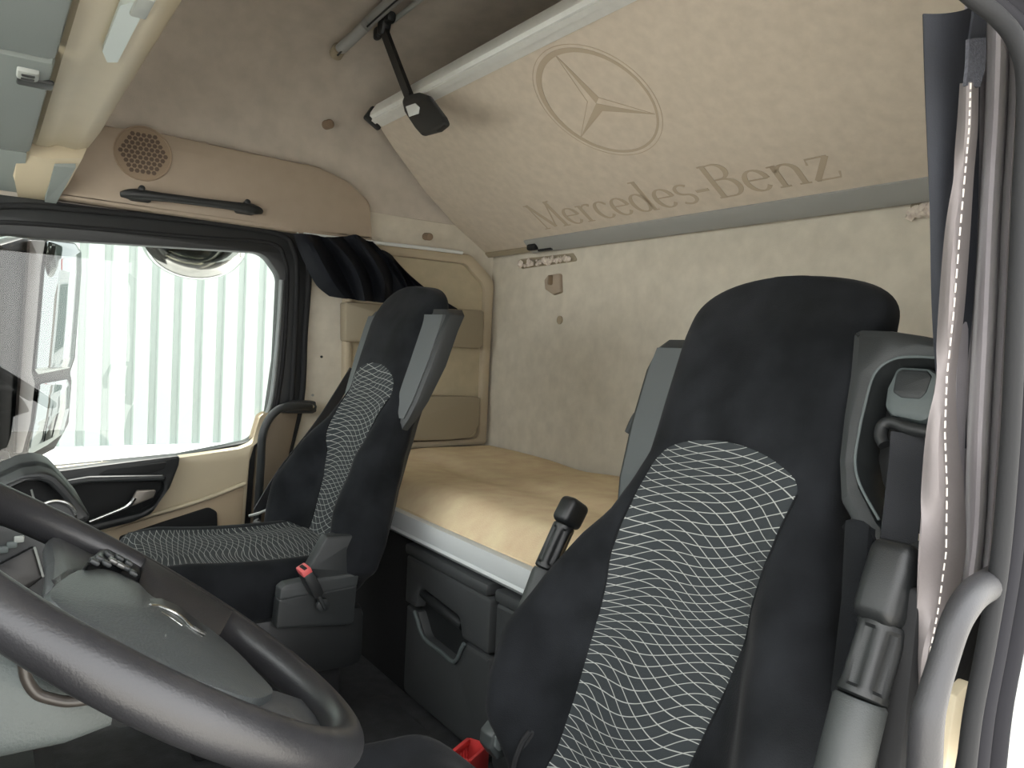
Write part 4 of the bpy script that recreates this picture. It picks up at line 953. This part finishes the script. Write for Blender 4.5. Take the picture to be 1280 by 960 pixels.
# vehicles seen in the mirror, parked behind and outside
def vehicle(x, y, label):
    v = thing('parked_truck', label, 'truck', (x, y, -.9))
    z0 = -.9
    link('cab', loft([[V((x, y+s*1.0, z0+z)) for s, z in ((-1, .5), (1, .5), (1, 1.9), (.9, 2.6), (-.9, 2.6), (-1, 1.9))], [V((x+1.8, y+s*1.0, z0+z)) for s, z in ((-1, .5), (1, .5), (1, 1.9), (.9, 2.7), (-.9, 2.7), (-1, 1.9))]]), white_paint, v)
    link('windscreen', loft([[V((x-.015, y+s, z0+z)) for s, z in ((-.85, 1.5), (.85, 1.5), (.78, 2.4), (-.78, 2.4))], [V((x+.02, y+s, z0+z)) for s, z in ((-.85, 1.5), (.85, 1.5), (.78, 2.4), (-.78, 2.4))]]), wind_m, v)
    link('bumper', box((x-.02, y, z0+.65), (.12, 2.0, .35), .04), white_paint, v)
    for s in (-.7, .7): link('headlamp', box((x-.06, y+s, z0+.95), (.06, .3, .18), .03), lt_grey, v)
    link('box_body', box((x+3.6, y, z0+1.6), (3.4, 2.1, 1.9), .03), mat('faded_load_bed', (150, 140, 128), .8), v)
    for a in (.8, 4.4):
        for s in (-.95, .95): link('wheel', lathe((x+a, y+s-.12, z0+.45), (0, 1, 0), [(0, .3), (0.01, .45), (.23, .45), (.24, .3)], 24), blk_soft, v)
vehicle(8.2, 5.3, 'white cab truck parked behind, seen reflected in the door mirror')
cn = thing('loading_crane', 'red loading crane standing behind the parked truck, seen in mirror', 'crane', (16, 6.6, -.9))
link('mast', box((16, 6.5, 1.3), (.4, .4, 4.4), .04), red_pl, cn)
link('boom', box((16, 6.9, 3.2), (.35, 1.6, .35), .04, Matrix.Rotation(.8, 4, 'X')), red_pl, cn)
link('base', box((16, 6.5, -.6), (1.2, 2.2, .6), .05), red_pl, cn)
# own cab outer skin around the passenger door (seen in the mirror)
struct(link('wall_outer', box((1.16, 2.385, .45), (.72, .03, 2.6), .02), gloss_blk))

# ================================================================== light
w = bpy.data.worlds.new('sky'); bpy.context.scene.world = w; w.use_nodes = True; nt = w.node_tree; bg = nt.nodes['Background']
tc = nt.nodes.new('ShaderNodeTexCoord'); sp = nt.nodes.new('ShaderNodeSeparateXYZ'); nt.links.new(tc.outputs['Generated'], sp.inputs[0])
rmp = nt.nodes.new('ShaderNodeValToRGB'); nt.links.new(sp.outputs['Z'], rmp.inputs[0])
rmp.color_ramp.elements[0].color = (1, .985, .96, 1); rmp.color_ramp.elements[1].color = (.97, .985, 1, 1); rmp.color_ramp.elements[1].position = .6
nt.links.new(rmp.outputs[0], bg.inputs['Color']); bg.inputs['Strength'].default_value = 2.1
sun = bpy.data.lights.new('sun', 'SUN'); sun.energy = 5; sun.angle = .2; sun.color = (1, .96, .9)
so = bpy.data.objects.new('sun', sun); C.objects.link(so); so.rotation_euler = (math.radians(50), 0, math.radians(-60))
so.rotation_euler = V((-.12, -.42, -1)).to_track_quat('-Z', 'Y').to_euler()

cam = bpy.data.cameras.new('camera'); co = bpy.data.objects.new('camera', cam); C.objects.link(co)
cam.sensor_width = 36; cam.lens = FPX*36/1280; cam.clip_start = .02; cam.clip_end = 200
co.matrix_world = Matrix(((RT.x, UP.x, -FW.x, CAM.x), (RT.y, UP.y, -FW.y, CAM.y), (RT.z, UP.z, -FW.z, CAM.z), (0, 0, 0, 1)))
sc = bpy.context.scene; sc.camera = co
sc.view_settings.view_transform = 'Standard'; sc.view_settings.look = 'None'; sc.view_settings.gamma = 1; sc.view_settings.use_curve_mapping = False
sc.view_settings.exposure = 1.42
